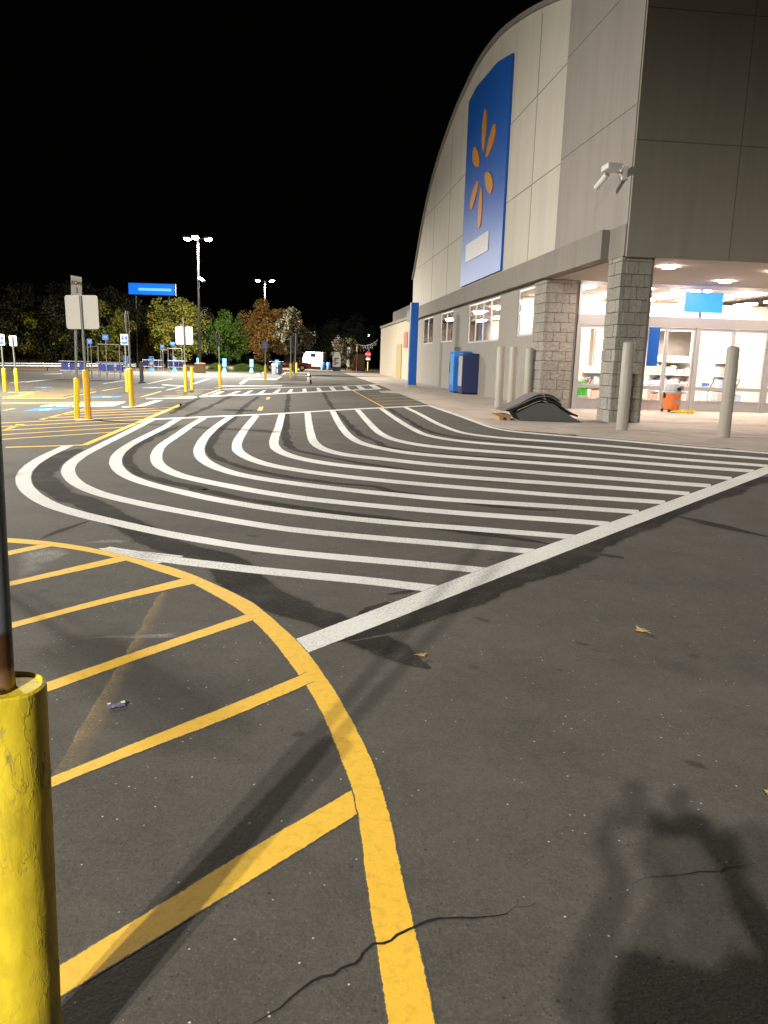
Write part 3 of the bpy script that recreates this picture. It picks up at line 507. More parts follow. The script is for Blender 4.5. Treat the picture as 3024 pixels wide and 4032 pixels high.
# ------------------------------------------------------------------ building frame: u runs along the shopfront, v into the building
UX = Vector((-.115, .9934, 0)).normalized(); VX = Vector((UX.y, -UX.x, 0)); O = Vector((5.6, 19.55, 0))
BROT = math.atan2(VX.y, VX.x)
def Lc(u, v, z=0.): return O + UX * u + VX * v + Vector((0, 0, z))
def uv(p): q = Vector((p[0], p[1], 0)) - O; return q.dot(UX), q.dot(VX)

class BM(MB):
    """mesh builder in building coordinates (v, u, z)"""
    def build(s, name, mat, parent=None, **kw):
        o = MB.build(s, name, mat, parent, **kw)
        if parent is None: o.location = O; o.rotation_euler = (0, 0, BROT)
        return o
def bempty(name, u, v, label=None, cat=None, group=None, rz=0.):
    return empty(name, Lc(u, v), BROT + rz, label, cat, group)

# sidewalk: slabs whose road edge follows the outer painted line
edge = [uv(p) for p in DATA['walk_edge']]; edge.sort()
def v_edge(u):
    if u <= edge[0][0]: return edge[0][1]
    for (a, b), (c, d) in zip(edge[:-1], edge[1:]):
        if a <= u <= c: return b + (d - b) * (u - a) / max(1e-6, c - a)
    return edge[-1][1]
us = [-9 + .25 * i for i in range(int(75 / .25))]
mb = BM(); vs = []
for u in us: vs += [(v_edge(u) + .01, u, .004), (13, u, .004)]
mb.add(vs, [(2*i, 2*i+1, 2*i+3, 2*i+2) for i in range(len(us) - 1)])
walk = mb.build('sidewalk', M['walkbase']); walk['kind'] = 'structure'
vlines = [-4.2, -2.15, -.02, 2.1, 4.2, 6.3, 8.4]; ulines = [-8.9 + 1.83 * i for i in range(38)]
for a, b in zip(ulines[:-1], ulines[1:]):
    for c, d in zip(vlines[:-1], vlines[1:]):
        if a > 9 and c >= 0: continue
        gp = .008; n = 8; low = []; 
        for k in range(n + 1):
            u = a + gp + (b - a - 2*gp) * k / n; ve = v_edge(u) + .012
            if ve < d - .1: low.append((max(c + gp, ve), u))
        if len(low) < 2: continue
        hi = [(d - gp, p[1]) for p in reversed(low)]; z1 = .020 + random.uniform(-.002, .002)
        poly = low + hi; m_ = BM(); m_.prism(poly, .005, z1, lambda x, y, z: (x, y, z)); m_.build('slab', M['walk'], walk)

# far verge, grass strip and planter ground on the lot's far side
sheet('verge', [[(-60, 22), (-24.4, 47.3), (-19.6, 59.0), (-16.2, 68.2), (-11.5, 70.5), (-8.5, 75), (-12, 140), (-120, 140), (-120, 20)]], M['verge'], .02)['kind'] = 'structure'
sheet('grass_strip', [[(-17.2, 68.6), (-11.6, 71.2), (-8.9, 74.8), (-9.2, 78), (-18, 76)]], M['grass'], .03)['kind'] = 'structure'
sheet('far_verge', [[(-8.4, 75.2), (-5.5, 80), (-2.4, 92), (0.2, 96), (6, 96), (6, 140), (-12, 140)]], M['verge'], .024)['kind'] = 'structure'

# ------------------------------------------------------------------ the store
store = empty('store_building', O, BROT, 'large cream and taupe store front with arched top and blue panel', 'building')
ARCH = [(5.4, 11.9), (7, 12.4), (10.3, 13.3), (14.4, 14.15), (18.1, 14.4), (22.8, 13.9), (26.5, 13.0), (29.4, 12.0), (31.5, 10.9), (33.2, 9.6), (35.0, 8.0), (36.3, 6.4)]
def arch_z(u):
    for (a, b), (c, d) in zip(ARCH[:-1], ARCH[1:]):
        if a <= u <= c: return b + (d - b) * (u - a) / (c - a)
    return ARCH[-1][1]
au = [5.4 + (36.3 - 5.4) * i / 40 for i in range(41)]
sm = [sum(arch_z(min(36.3, max(5.4, u + d))) for d in (-1.2, -.6, 0, .6, 1.2)) / 5 for u in au]
poly = [(5.4, 4.75)] + [(36.3, 4.75)] + [(u, z) for u, z in reversed(list(zip(au, sm)))]
BM().prism(poly, .12, 1.6, lambda a, b, d: (d, a, b)).build('arched_wall', M['cream'], store)
cp = BM()
for (a, z0), (b, z1) in zip(list(zip(au, sm))[:-1], list(zip(au, sm))[1:]):
    cp.add([(.0, a, z0+.003), (1.7, a, z0+.003), (1.7, b, z1+.003), (.0, b, z1+.003), (.0, a, z0 + .16), (1.7, a, z0 + .16), (1.7, b, z1 + .16), (.0, b, z1 + .16)], [(0, 1, 2, 3), (4, 5, 6, 7), (0, 3, 7, 4), (1, 2, 6, 5)])
cp.build('coping', M['band'], store)
BM().box(0, 14, 0.02, 5.398, 4.76, 12.4).build('corner_tower', M['taupe'], store)
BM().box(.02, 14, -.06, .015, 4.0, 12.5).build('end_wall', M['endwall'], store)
BM().box(-.22, .118, 1.0, 36.5, 4.05, 4.755).build('canopy_band', M['band'], store)
BM().box(-.02, .9, .02, .995, 4.02, 4.755).build('band_return', M['band'], store)
BM().box(.13, 9, .03, 36.2, 4.03, 4.16).build('porch_ceiling', simple('soffit_paint', (.42, .38, .34), .8, var=.04), store)
BM().box(8.3, 8.6, .03, 5.7, .02, 4.02).build('porch_side_wall', M['block'], store)
BM().box(1.62, 20, 5.41, 60, 4.76, 6.0).build('roof', M['band'], store)
for z_ in (7.4, 10.2):
    ue = max(u for u, zz in zip(au, sm) if zz > z_ + .1); BM().box(.112, .119, 5.5, ue, z_, z_ + .02).build('render_joint', M['seam'], store)
    BM().box(-.004, -.0005, .03, 5.39, z_, z_ + .02).build('render_joint', M['seam'], store); BM().box(.03, 13.9, -.064, -.0605, z_ - .8, z_ - .78).build('render_joint', M['seam'], store)
for u_ in (23.8, 28.6, 8.7): BM().box(.112, .119, u_, u_ + .02, 4.78, arch_z(u_) - .15).build('render_joint', M['seam'], store)
for v_ in (2.6, 5.4): BM().box(v_, v_ + .02, -.064, -.0605, 4.02, 12.4).build('render_joint', M['seam'], store)
# blue sign panel with an orange burst and a pale strip
ptop = [(12.05 + 7.6 * i / 10) for i in range(11)]
poly = [(12.05, 4.95), (19.65, 4.95)] + [(u, arch_z(u) - 1.0) for u in reversed(ptop)]
sp = BM().prism(poly, .02, .118, lambda a, b, d: (d, a, b)).build('sign_panel', M['blue'], store)
for k in range(6):
    a = math.radians(90 + 60 * k); c = (16.0, 9.5)
    pet = []
    for i in range(14):
        t = 2 * math.pi * i / 14; rr = 1.55 + .85 * math.cos(t); ww = .30 * math.sin(t) * (1.15 + .25 * math.cos(t))
        pet.append((c[0] + rr * math.cos(a) - ww * math.sin(a), c[1] + rr * math.sin(a) + ww * math.cos(a)))
    BM().prism(pet, -.02, .0195, lambda a_, b_, d: (d, a_, b_)).build('burst_ray', M['orange'], sp)
BM().box(-.01, .0195, 14.2, 18.6, 5.95, 6.75).build('pale_strip', M['palestrip'], sp)

# ground-floor shop wall with its openings (v = 0 plane, 0.3 thick)
wins = [(7.2, 9.1, 2.35, 3.95), (11.7, 17.3, 2.25, 3.95), (20.9, 24.4, 2.4, 3.95), (26.8, 30.5, 2.4, 3.95)]
doors = [(18.5, 20.3, 0, 2.1)]
cuts = sorted([(a, b, c, d, 'w') for a, b, c, d in wins] + [(a, b, c, d, 'd') for a, b, c, d in doors])
wl = BM(); u = 7.02
for a, b, c, d, k in cuts:
    if a > u: wl.box(.0, .10, u, a, .02, 4.04)
    if c > .05: wl.box(.0, .10, a, b, .02, c)
    wl.box(.0, .10, a, b, d, 4.04); u = b
wl.box(.0, .10, u, 36.2, .02, 4.04)
wl.build('shop_wall', M['greywall'], store)
for a, b, c, d in wins:
    wf = BM()
    for x0, x1, z0, z1 in ((a, b, c, c + .07), (a, b, d - .07, d), (a, a + .07, c + .07, d - .07), (b - .07, b, c + .07, d - .07)): wf.box(.02, .07, x0, x1, z0, z1)
    n = max(1, round((b - a) / 1.5))
    for i in range(1, n): x = a + (b - a) * i / n; wf.box(.02, .07, x - .03, x + .03, c + .07, d - .07)
    w_ = wf.build('window', M['alu'], store)
    for i in range(n):
        x0 = a + (b - a) * i / n + .035; x1 = a + (b - a) * (i + 1) / n - .035
        BM().box(.042, .048, x0, x1, c + .072, d - .072).build('pane', M['glass'], w_)
for a, b, c, d in doors:
    dr = BM().box(.03, .08, a, b, .03, d).build('service_door', simple('dark_grey_door', (.10, .095, .085), .6), store)
    BM().tube((.0, a + .12, .95), (.0, a + .12, 1.15), .015).build('handle', M['alu'], dr)

# split-face block pillars: every block a piece
def block_pillar(u0, u1, v0, v1, h, course, name, nu, nv):
    p = BM().box(v0 + .03, v1 - .03, u0 + .03, u1 - .03, .005, h).build(name, M['mortar'], store)
    k = 0; z = .02
    while z < h - .05:
        z1 = min(h, z + course) - .012
        def face(a0, a1, n, fn, odd):
            cs = [a0 + (a1 - a0) * i / n for i in range(n + 1)]
            if odd and n > 1: cs = [a0] + [c - (a1 - a0) / n / 2 for c in cs[1:]] + [a1]
            for c0, c1 in zip(cs[:-1], cs[1:]):
                bm_ = BM(); o_ = fn(bm_, c0 + .006, c1 - .006, z, z1)
                bm_.build('block', M['block'], p, bevel=.008)
        j = lambda: random.uniform(0, .016)
        face(u0, u1, nu, lambda q, a, b, c, d: q.box(v0 - j(), v0 + .1, a, b, c, d), k % 2)
        face(v0 + .1, v1 - .1, nv, lambda q, a, b, c, d: q.box(a, b, u0 - j(), u0 + .1, c, d), k % 2)
        if True: face(u0 + .105, u1, nu, lambda q, a, b, c, d: q.box(v1 - .1, v1 + j(), a, b, c, d), k % 2)
        z += course; k += 1
    return p
block_pillar(.1, .95, 0, .85, 4.03, .30, 'pillar', 2, 2)
block_pillar(5.8, 7.0, -.05, 1.05, 4.03, .30, 'pillar', 3, 2)

# glazed entrance wall facing the lot end (u = 5.8)
ent = BM()
V0, V1 = 1.06, 8.3; HD = 2.70
ent.box(V0, V1, 5.8, 5.98, HD, 3.02); ent.box(V0, V1, 5.8, 5.95, 3.90, 4.02)
for v in (V0 + .04, 3.05, 5.12, 7.62, V1 - .05): ent.box(v - .05, v + .05, 5.81, 5.94, .02, HD); ent.box(v - .045, v + .045, 5.82, 5.93, 3.02, 3.90)
en = ent.build('entrance_frame', M['alu'], store)
bays = [(V0 + .09, 3.0, 2), (3.10, 5.07, 2), (5.17, 7.57, 2), (7.67, V1 - .1, 1)]
for a, b, n in bays:
    BM().box(a, b, 5.87, 5.88, 3.022, 3.898).build('transom_pane', M['glass'], en)
    for i in range(n):
        x0 = a + (b - a) * i / n + .012; x1 = a + (b - a) * (i + 1) / n - .012; s = .055
        d_ = BM()
        d_.box(x0, x0 + s, 5.84, 5.90, .03, HD - .01); d_.box(x1 - s, x1, 5.84, 5.90, .03, HD - .01)
        for z0, z1 in ((.03, .36), (.70, .82), (HD - .1, HD - .01)): d_.box(x0 + s, x1 - s, 5.845, 5.895, z0, z1)
        d_.box(x0 + s + .08, x1 - s - .08, 5.80, 5.843, .37, .395)
        dd = d_.build('glass_door', M['alu'], store)
        for z0, z1 in ((.365, .695), (.825, HD - .105)): BM().box(x0 + s, x1 - s, 5.868, 5.874, z0, z1).build('pane', M['glass'], dd)
BM().box(4.46, 5.74, 5.60, 5.66, 3.18, 3.80).build('blue_header_sign', emis('lit_blue_sign', (.02, .22, .95), 1.0, (.02, .2, .8)), store)
BM().box(3.42, 3.78, 5.72, 5.76, 1.45, 2.66).build('blue_poster', M['blue'], store)
# store room behind the glass
room = BM()
room.box(.32, 12, 36.0, 36.2, .02, 4.0); room.box(12.0, 12.2, 6, 14, .02, 4.0); room.box(4.6, 4.75, 14, 36, .02, 4.0); room.box(4.75, 12, 13.9, 14, .02, 4)
room.build('inner_wall', M['inwall'], store)
BM().box(.35, 12, 5.99, 36, .003, .026).build('inner_floor', M['infloor'], store)
pw = BM()
pw.box(1.1, 2.6, 12.5, 12.6, .03, 4.0); pw.box(4.3, 6.0, 12.5, 12.6, .03, 4.0); pw.box(8.4, 11.9, 12.5, 12.6, .03, 4.0); pw.box(2.6, 8.4, 12.5, 12.6, 2.9, 4.0)
pw.build('inner_partition', M['inwall'], store)
for u_ in (7.2, 9.3, 11.4, 14.5, 18.5, 22.5, 26.5, 30.5):
    for v_ in (1.7, 3.7, 5.7, 7.7, 9.9):
        BM().box(v_ - .15, v_ + .15, u_ - .6, u_ + .6, 3.93, 3.99).build('light_panel', M['intube'], store)
for u_, v_ in ((1.6, 1.9), (1.6, 5.0), (4.3, 2.0), (4.3, 5.0), (4.3, 7.4)):  # made-up ceiling discs, added to brighten the porch and its floor
    BM().lathe([(.17, 3.985), (.17, 4.025)], 20, (v_, u_)).build('added_porch_light', M['porch_fill'], store)
# goods seen through the glass
gcol = [(.45, .25, .2), (.3, .36, .5), (.55, .47, .3), (.55, .5, .45), (.35, .42, .33), (.55, .4, .4), (.35, .34, .34), (.65, .6, .55)]
gm = [simple('carton_%d' % i, c, .6) for i, c in enumerate(gcol)]
sh_n = 0
for (u_, v_, w_, hs) in ((10.6, 2.0, 1.5, 3), (11.2, 4.0, 1.2, 2), (11.0, 6.9, 1.7, 3), (9.8, 8.6, 1.0, 3), (15.5, 4.4, 1.8, 4), (15.8, 7.2, 1.8, 4)):
    places = {0: 'behind the window beside the block pillar', 1: 'behind the left glass doors', 2: 'behind the right glass doors', 3: 'at the right end of the entrance hall', 4: 'beyond the inner partition, nearer the lot', 5: 'beyond the inner partition, deeper in the store'}
    st = bempty('display_rack', u_, v_, 'white display rack of cartons ' + places[sh_n], 'rack', 'racks of goods inside the store'); sh_n += 1
    fr_ = MB(); fr_.box(-w_/2, w_/2, .2, .25, 0, .5 * hs + .35)
    for k in range(hs + 1): fr_.box(-w_/2, w_/2, -.25, .2, .1 + .5 * k, .14 + .5 * k)
    fr_.build('rack_frame', M['whitepaint'], st); st.location.z = .027
    for k in range(hs):
        x = -w_/2 + .03
        while x < w_/2 - .2:
            w2 = random.uniform(.14, .3); h2 = random.uniform(.2, .4)
            MB().box(x, min(w_/2, x + w2), -.22, .12, .1405 + .5 * k, .14 + .5 * k + h2).build('carton', random.choice(gm), st); x += w2 + .02
def shopping_cart(u_, v_, rz, label, first=[None]):
    if first[0] is None:
        c = empty('shopping_cart', (0, 0, 0)); first[0] = c
        b_ = MB(); T = [(-.26, -.42, .98), (.26, -.42, .98), (.20, .45, .86), (-.20, .45, .86)]; Bt = [(-.22, -.36, .58), (.22, -.36, .58), (.17, .40, .58), (-.17, .40, .58)]
        for Q in (T, Bt, [tuple((a + b) / 2 for a, b in zip(p, q)) for p, q in zip(T, Bt)]):
            for i in range(4): b_.tube(Q[i], Q[(i + 1) % 4], .008, 6)
        for i in range(4):
            n = 9
            for k in range(n): f = k / n; b_.tube(Vector(T[i]).lerp(Vector(T[(i+1) % 4]), f), Vector(Bt[i]).lerp(Vector(Bt[(i+1) % 4]), f), .004, 5)
        for k in range(8): b_.tube(Vector(Bt[0]).lerp(Vector(Bt[1]), k/7), Vector(Bt[3]).lerp(Vector(Bt[2]), k/7), .004, 5)
        b_.build('basket', M['chrome'], c)
        h_ = MB(); h_.path([(-.22, -.36, .60), (-.27, -.52, 1.04), (.27, -.52, 1.04), (.22, -.36, .60)], .016, 8); h_.build('handle', M['blackplastic'], c)
        MB().box(-.19, .19, -.40, -.38, .62, .90).build('child_seat', M['blue'], c)
        f_ = MB(); f_.path([(-.22, -.36, .58), (-.24, -.42, .14), (-.17, .42, .14), (-.17, .40, .58)], .013, 6); f_.path([(.22, -.36, .58), (.24, -.42, .14), (.17, .42, .14), (.17, .40, .58)], .013, 6); f_.build('underframe', M['chrome'], c)
        for x, y in ((-.24, -.42), (.24, -.42), (-.17, .40), (.17, .40)): MB().tube((x - .015, y, .06), (x + .015, y, .06), .06, 14).build('wheel', simple('cart_wheel', (.25, .05, .05), .5), c)
    else: c = copy_tree(first[0])
    c.location = Lc(u_, v_, .027); c.rotation_euler = (0, 0, BROT + rz); return tag(c, label, 'cart', 'shopping carts at the entrance')
shopping_cart(4.55, 7.75, 2.2, 'shopping cart outside the doors at the right edge of the photo')
for i, (u_, v_, w_) in enumerate(((7.0, 1.55, 'behind the window left of the dark pillar'), (7.1, 4.7, 'behind the left leaf of the middle doors'), (7.3, 6.0, 'behind the bollard nearest the right edge'), (7.2, 6.9, 'behind the right leaf of the middle doors'))):
    shopping_cart(u_, v_, 1.5 + .1 * i, 'shopping cart inside the glass ' + w_)
gb = bempty('green_sign_stand', 6.5, 1.5, 'bright green plastic display stand behind the window by the pillar', 'display'); gb.location.z = .027
for k in range(3): MB().box(-.28 + .2 * k, -.12 + .2 * k, -.05, .05, .40, .85).build('green_panel', M['green'], gb)
MB().box(-.3, .3, -.12, .12, 0, .399).build('base', M['whitepaint'], gb)

# far wing, pylon, vending machines, wall fixture
wing = empty('store_wing', O, BROT, 'low tan wing of the store beyond the arched front', 'building')
BM().box(.05, 12, 36.6, 56, .02, 4.25).build('wall', simple('tan_render', (.45, .39, .30), .85), wing)
BM().box(-.05, 12, 36.55, 56.1, 4.255, 4.45).build('coping', M['band'], wing)
BM().box(.0, .049, 40.5, 43.5, .03, 2.6).build('roller_door', simple('roller_door_ochre', (.36, .27, .12), .6), wing)
BM().box(.0, .049, 37.5, 39.4, 2.3, 3.4).build('wall_sign', simple('dusty_red', (.35, .12, .09), .6), wing)
py = empty('blue_pylon', (1.26, 41.4, .02), BROT, 'tall slim blue pylon on the far sidewalk', 'pylon')
MB().box(-.2, .2, -.2, .2, .12, 4.3).build('shaft', M['blue'], py, bevel=.01); MB().box(-.26, .26, -.26, .26, 0, .119).build('base', M['kerb'], py)
def vending(u_, v_, w, d, h, rgb, front, label):
    t = bempty('vending_machine', u_, v_, label, 'machine', 'machines along the shop wall'); t.location.z = .021
    MB().box(-d, 0, -w/2, w/2, .06, h).build('cabinet', simple('cabinet_paint', rgb, .4), t, bevel=.015)
    MB().box(-d - .012, -d - .001, -w/2 + .06, w/2 - .2, .35, h - .12).build('front_panel', simple('front_print', front, .3), t)
    MB().box(-d - .02, -d - .001, w/2 - .16, w/2 - .05, .9, 1.4).build('coin_panel', M['blackplastic'], t)
    MB().box(-d + .05, -.05, -w/2 + .05, w/2 - .05, 0, .059).build('plinth', M['blackplastic'], t)
vending(16.6, -.02, 1.0, .8, 1.85, (.02, .17, .62), (.10, .35, .8), 'bright blue vending machine against the shop wall')
vending(15.2, -.02, 1.0, .7, 1.75, (.02, .03, .10), (.45, .45, .47), 'navy and grey vending machine beside the blue one')
cf = bempty('wall_camera', .35, 0, 'pale security camera bracket on the corner of the tower', 'camera')
MB().box(-.12, -.005, -.1, .1, 5.8, 6.1).build('wall_plate', M['signwhite'], cf); MB().tube((-.12, 0, 5.95), (-.34, -.1, 5.98), .03).build('arm', M['signwhite'], cf)
MB().box(-.62, -.26, -.42, .02, 5.95, 6.08).build('housing', M['signwhite'], cf, bevel=.02); MB().tube((-.44, .05, 5.92), (-.5, .55, 5.72), .07, 14).build('lens_barrel', M['signwhite'], cf)

# ------------------------------------------------------------------ pipe bollards by the entrance
def pipe_bollard(p, h, r, label):
    o = MB().lathe([(r, 0), (r, h - r * .35), (r * .85, h - r * .12), (r * .5, h)], 28).build('pipe_bollard', M['pipe'], None, smooth=True)
    o.location = (p[0], p[1], .018); return tag(o, label, 'bollard', 'taupe pipe bollards by the entrance')
pipe_bollard((5.23, 17.35), 1.92, .125, 'tall taupe pipe bollard directly in front of the dark block pillar')
pipe_bollard((7.05, 16.3), 1.86, .125, 'tall taupe pipe bollard in front of the glass doors, nearest the right edge')
pipe_bollard((3.5, 24.7), 1.9, .125, 'taupe pipe bollard behind the ramp stack, leftmost of three')
pipe_bollard((3.80, 24.15), 1.9, .125, 'taupe pipe bollard behind the ramp stack, middle of three')
pipe_bollard((4.62, 26.0), 1.9, .125, 'taupe pipe bollard behind the ramp stack, rightmost of three, close to the wall')

# ------------------------------------------------------------------ bell-shaped ramp stack on a pallet
rs = empty('ramp_stack', (3.26, 19.15, .02), 0.04, 'stack of bent charcoal ramp sheets over a grey bell-shaped block', 'ramp stack')
K = .00217 * .98 / 1.0   # metres per traced unit
def rp(x, y): return ((x - 400) * K * 0 + (x - 470) * .001337, (690 - y) * .001337)
bell = [rp(*p) for p in [(490, 690), (430, 615), (395, 560), (470, 520), (560, 470), (650, 420), (740, 375), (800, 357), (900, 352), (1000, 352), (1080, 365), (1140, 400), (1200, 450), (1300, 510), (1450, 600), (1640, 686)]]
MB().prism(bell, 0, .95, lambda a, b, d: (a, d, b)).build('bell_block', M['rubber'], rs)
def bent(line, th, y0, y1, mat, name):
    L = [Vector((p[0], 0, p[1])) for p in (rp(*q) for q in line)]; L = smooth_line(catmull([(p.x, p.z) for p in L], .06), 3); vs = []
    for i, p in enumerate(L):
        d = (L[min(i+1, len(L)-1)] - L[max(i-1, 0)]).normalized(); nx, nz = -d.y, d.x
        for y in (y0, y1):
            vs += [(p.x, y, p.y), (p.x + nx * th, y, p.y + nz * th)]
    fs = []
    for i in range(len(L) - 1):
        a, b = 4*i, 4*(i+1); fs += [(a, b, b+1, a+1), (a+2, a+3, b+3, b+2), (a, a+2, b+2, b), (a+1, b+1, b+3, a+3)]
    fs += [(0, 1, 3, 2), tuple(4*(len(L)-1) + k for k in (0, 2, 3, 1))]
    MB().add(vs, fs).build(name, mat, rs)
bent([(410, 505), (520, 450), (640, 395), (760, 340), (830, 315)], .012, -.01, .03, simple('sheet_edge_tan', (.45, .36, .22), .8), 'edge_strip')
bent([(395, 555), (560, 462), (740, 360), (830, 322), (950, 318), (1060, 330), (1150, 375), (1250, 450), (1400, 545), (1540, 590)], .03, .02, .98, M['sheetblack'], 'bent_sheet')
bent([(240, 525), (400, 455), (560, 390), (720, 318), (830, 275), (950, 262), (1060, 280), (1140, 335), (1220, 410), (1370, 500), (1545, 570)], .014, .0, 1.0, M['sheetblack'], 'bent_sheet')
bent([(150, 520), (330, 465), (520, 375), (700, 285), (830, 240), (950, 232), (1050, 250), (1130, 300), (1235, 385)], .02, .03, 1.03, M['sheet'], 'bent_sheet')
bent([(230, 490), (430, 400), (600, 300), (760, 215), (880, 195), (1000, 195), (1090, 235), (1215, 318)], .018, .06, 1.06, M['sheet'], 'bent_sheet')
pl = empty('pallet', (2.78, 19.2, .02), .04, 'short wooden pallet under the left end of the ramp stack', 'pallet')
for x in (-.02, .16): MB().box(x, x + .10, -.02, .95, 0, .10).build('stringer', M['wood'], pl)
for y in (.0, .28, .56, .84): MB().box(-.06, .30, y, y + .10, .1005, .125).build('deck_board', M['wood'], pl)

# ------------------------------------------------------------------ shop vacuum and cord
sv = bempty('shop_vacuum', 5.15, 4.1, 'orange bucket shop vacuum with grey lid beside the glass door', 'vacuum', rz=.3); sv.location.z = .021
MB().lathe([(.22, .08), (.25, .12), (.285, .56), (.30, .58)], 28).build('tank', M['orangebucket'], sv, smooth=True)
lid = MB().lathe([(.315, .585), (.315, .64), (.27, .66), (.26, .80), (.20, .90), (.08, .93)], 28).build('lid', M['lidgrey'], sv, smooth=True)
MB().tube((.0, -.24, .74), (.0, -.33, .74), .055, 16).build('hose_port', M['blackplastic'], lid); MB().box(.06, .2, -.275, -.2, .70, .84).build('motor_cover', simple('motor_grey', (.16, .17, .19), .5), lid)
for a in (.6, 2.2, 3.8, 5.4): MB().tube((.26 * math.cos(a) - .02, .26 * math.sin(a), .05), (.26 * math.cos(a) + .02, .26 * math.sin(a), .05), .05, 12).build('caster', M['blackplastic'], sv)
for s in (-1, 1): MB().box(s * .3 - .03, s * .3 + .03, -.03, .03, .45, .62).build('latch', M['blackplastic'], sv)
MB().box(-.12, .06, -.292, -.27, .3, .4).build('label_plate', M['lidgrey'], sv)
co = bempty('extension_cord', 4.62, 4.25, 'heap of yellow extension cord on the ground by the vacuum', 'cord'); co.location.z = .021
pts = []
for i in range(150):
    t = i * .31; r_ = .10 + .10 * abs(math.sin(i * .23)); pts.append((r_ * 1.7 * math.cos(t) + .08 * math.sin(i * .9), r_ * .9 * math.sin(t), .012 + .055 * (1 + math.sin(i * .71)) * abs(math.cos(t * .5 + .6))))
MB().path(pts, .010, 6).build('coil', M['cord'], co); MB().tube((-.45, -.1, .03), (-.18, -.08, .03), .028, 10).build('connector', M['lidgrey'], co)

# ------------------------------------------------------------------ near bollard with sign pole (left foreground)
nb = empty('bollard_with_pole', (-.662, 1.27, 0), 0, 'thickly painted chipped yellow bollard with rusty sign pole, nearest the camera', 'bollard')
prof = [(.0665, z) for z in [i * .0125 for i in range(66)]] + [(.0655, .820), (.0600, .8235), (.0560, .818), (.020, .815)]
vs = []; n = 72; fs = []
for (r, z) in prof:
    for k in range(n):
        a = 2 * math.pi * k / n; q = Vector((math.cos(a) * .0665, math.sin(a) * .0665, z))
        rr = r
        if r > .05:
            run = mnoise.noise(Vector((q.x * 60, q.y * 60, z * 14))); fine = mnoise.noise(Vector((q.x * 190, q.y * 190, z * 60)))
            rr = r + .0007 * run + .0004 * fine + .0007 * max(0, mnoise.noise(Vector((q.x * 40, q.y * 40, z * 25 + 5))) - .15) * 3
        vs.append((rr * math.cos(a) + (z - .9) * .017 * -1 * 0, rr * math.sin(a), z))
for i in range(len(prof) - 1):
    for k in range(n): fs.append((i*n + k, i*n + (k+1) % n, (i+1)*n + (k+1) % n, (i+1)*n + k))
fs.append(tuple((len(prof)-1)*n + k for k in range(n)))
MB().add(vs, fs).build('sleeve', M['oldyellow'], nb, smooth=True)
MB().lathe([(.0305, .80), (.0315, .815), (.0312, .835), (.0300, .845), (.0300, 1.4), (.0300, 2.45), (.02, 2.46)], 32, (-.016, 0)).build('sign_pole', M['rustpole'], nb, smooth=True)
nb.rotation_euler = (0, .012, 0)

# ------------------------------------------------------------------ sign posts
def rounded(w, h, r, n=5):
    out = []
    for cx, cz, a0 in ((w/2 - r, h/2 - r, 0), (-w/2 + r, h/2 - r, 90), (-w/2 + r, -h/2 + r, 180), (w/2 - r, -h/2 + r, 270)):
        for i in range(n + 1):
            a = math.radians(a0 + 90 * i / n); out.append((cx + r * math.cos(a), cz + r * math.sin(a)))
    return out
def plate(parent, poly, zc, y0, th, mat, name, rz=0., mats=None):
    c, s = math.cos(rz), math.sin(rz)
    fn = lambda a, b, d: (a * c - d * s, a * s + d * c, b + zc)
    return MB().prism(poly, y0, y0 + th, fn).build(name, mat, parent)
def post(name, p, bh, br, bmat, ph, lean, label, group='sign posts in the lot', pr=.026, pad=False, cat='sign post'):
    t = empty(name, (p[0], p[1], 0), 0, label, cat, group); t.rotation_euler = (0, lean, 0)
    if bh: MB().lathe([(br, 0), (br, bh - br * .5), (br * .8, bh - br * .2), (br * .45, bh)], 24).build('bollard_sleeve', bmat, t, smooth=True)
    if ph > bh: MB().tube((0, 0, max(0, bh - .05)), (0, 0, ph), pr, 12).build('pole', M['galv'], t, smooth=True)
    if pad: MB().lathe([(.26, .004), (.25, .022), (.06, .024)], 20).build('concrete_footing', M['kerb'], t)
    return t
def isa(t, zc, w, h):
    plate(t, rounded(w, h, .03), zc, -.045, .004, M['signwhite'], 'sign_plate')
    b = plate(t, rounded(w * .78, h * .80, .02), zc - .01, -.0475, .002, M['isablue'], 'blue_field')
    mb = MB(); fn = lambda a, bb, d: (a * w, d, bb * h + zc)
    for poly in ([(-.06, .16), (.05, .16), (.05, .25), (-.06, .25)], [(-.07, -.02), (.03, -.02), (.05, .13), (-.07, .13)], [(-.22, -.2), (.2, -.2), (.26, -.08), (.08, .0), (-.10, .02), (-.24, -.06)]): mb.prism(poly, -.0505, -.0476, fn)
    mb.build('wheelchair_figure', M['signwhite'], b)
    plate(t, [(-w*.3, -.012), (w*.3, -.012), (w*.3, .012), (-w*.3, .012)], zc + h * .34, -.0505, .0028, M['signwhite'], 'white_legend')
t = post('sign_post', (-6.13, 16.02), 1.02, .062, M['bollard'], 2.47, -.024, 'largest square sign seen from behind, on orange-yellow bollard in the hatched island', pad=True)
plate(t, rounded(.66, .66, .05), 2.155, .028, .006, M['signback'], 'sign_plate')
t = post('sign_post', (-6.43, 16.18), .85, .055, M['bollard_lemon'], 2.84, .030, 'tall narrow row marker sign on lemon yellow bollard beside the largest square sign')
pt = plate(t, rounded(.30, .40, .02), 2.66, -.04, .006, M['signback'], 'sign_plate', rz=1.22)
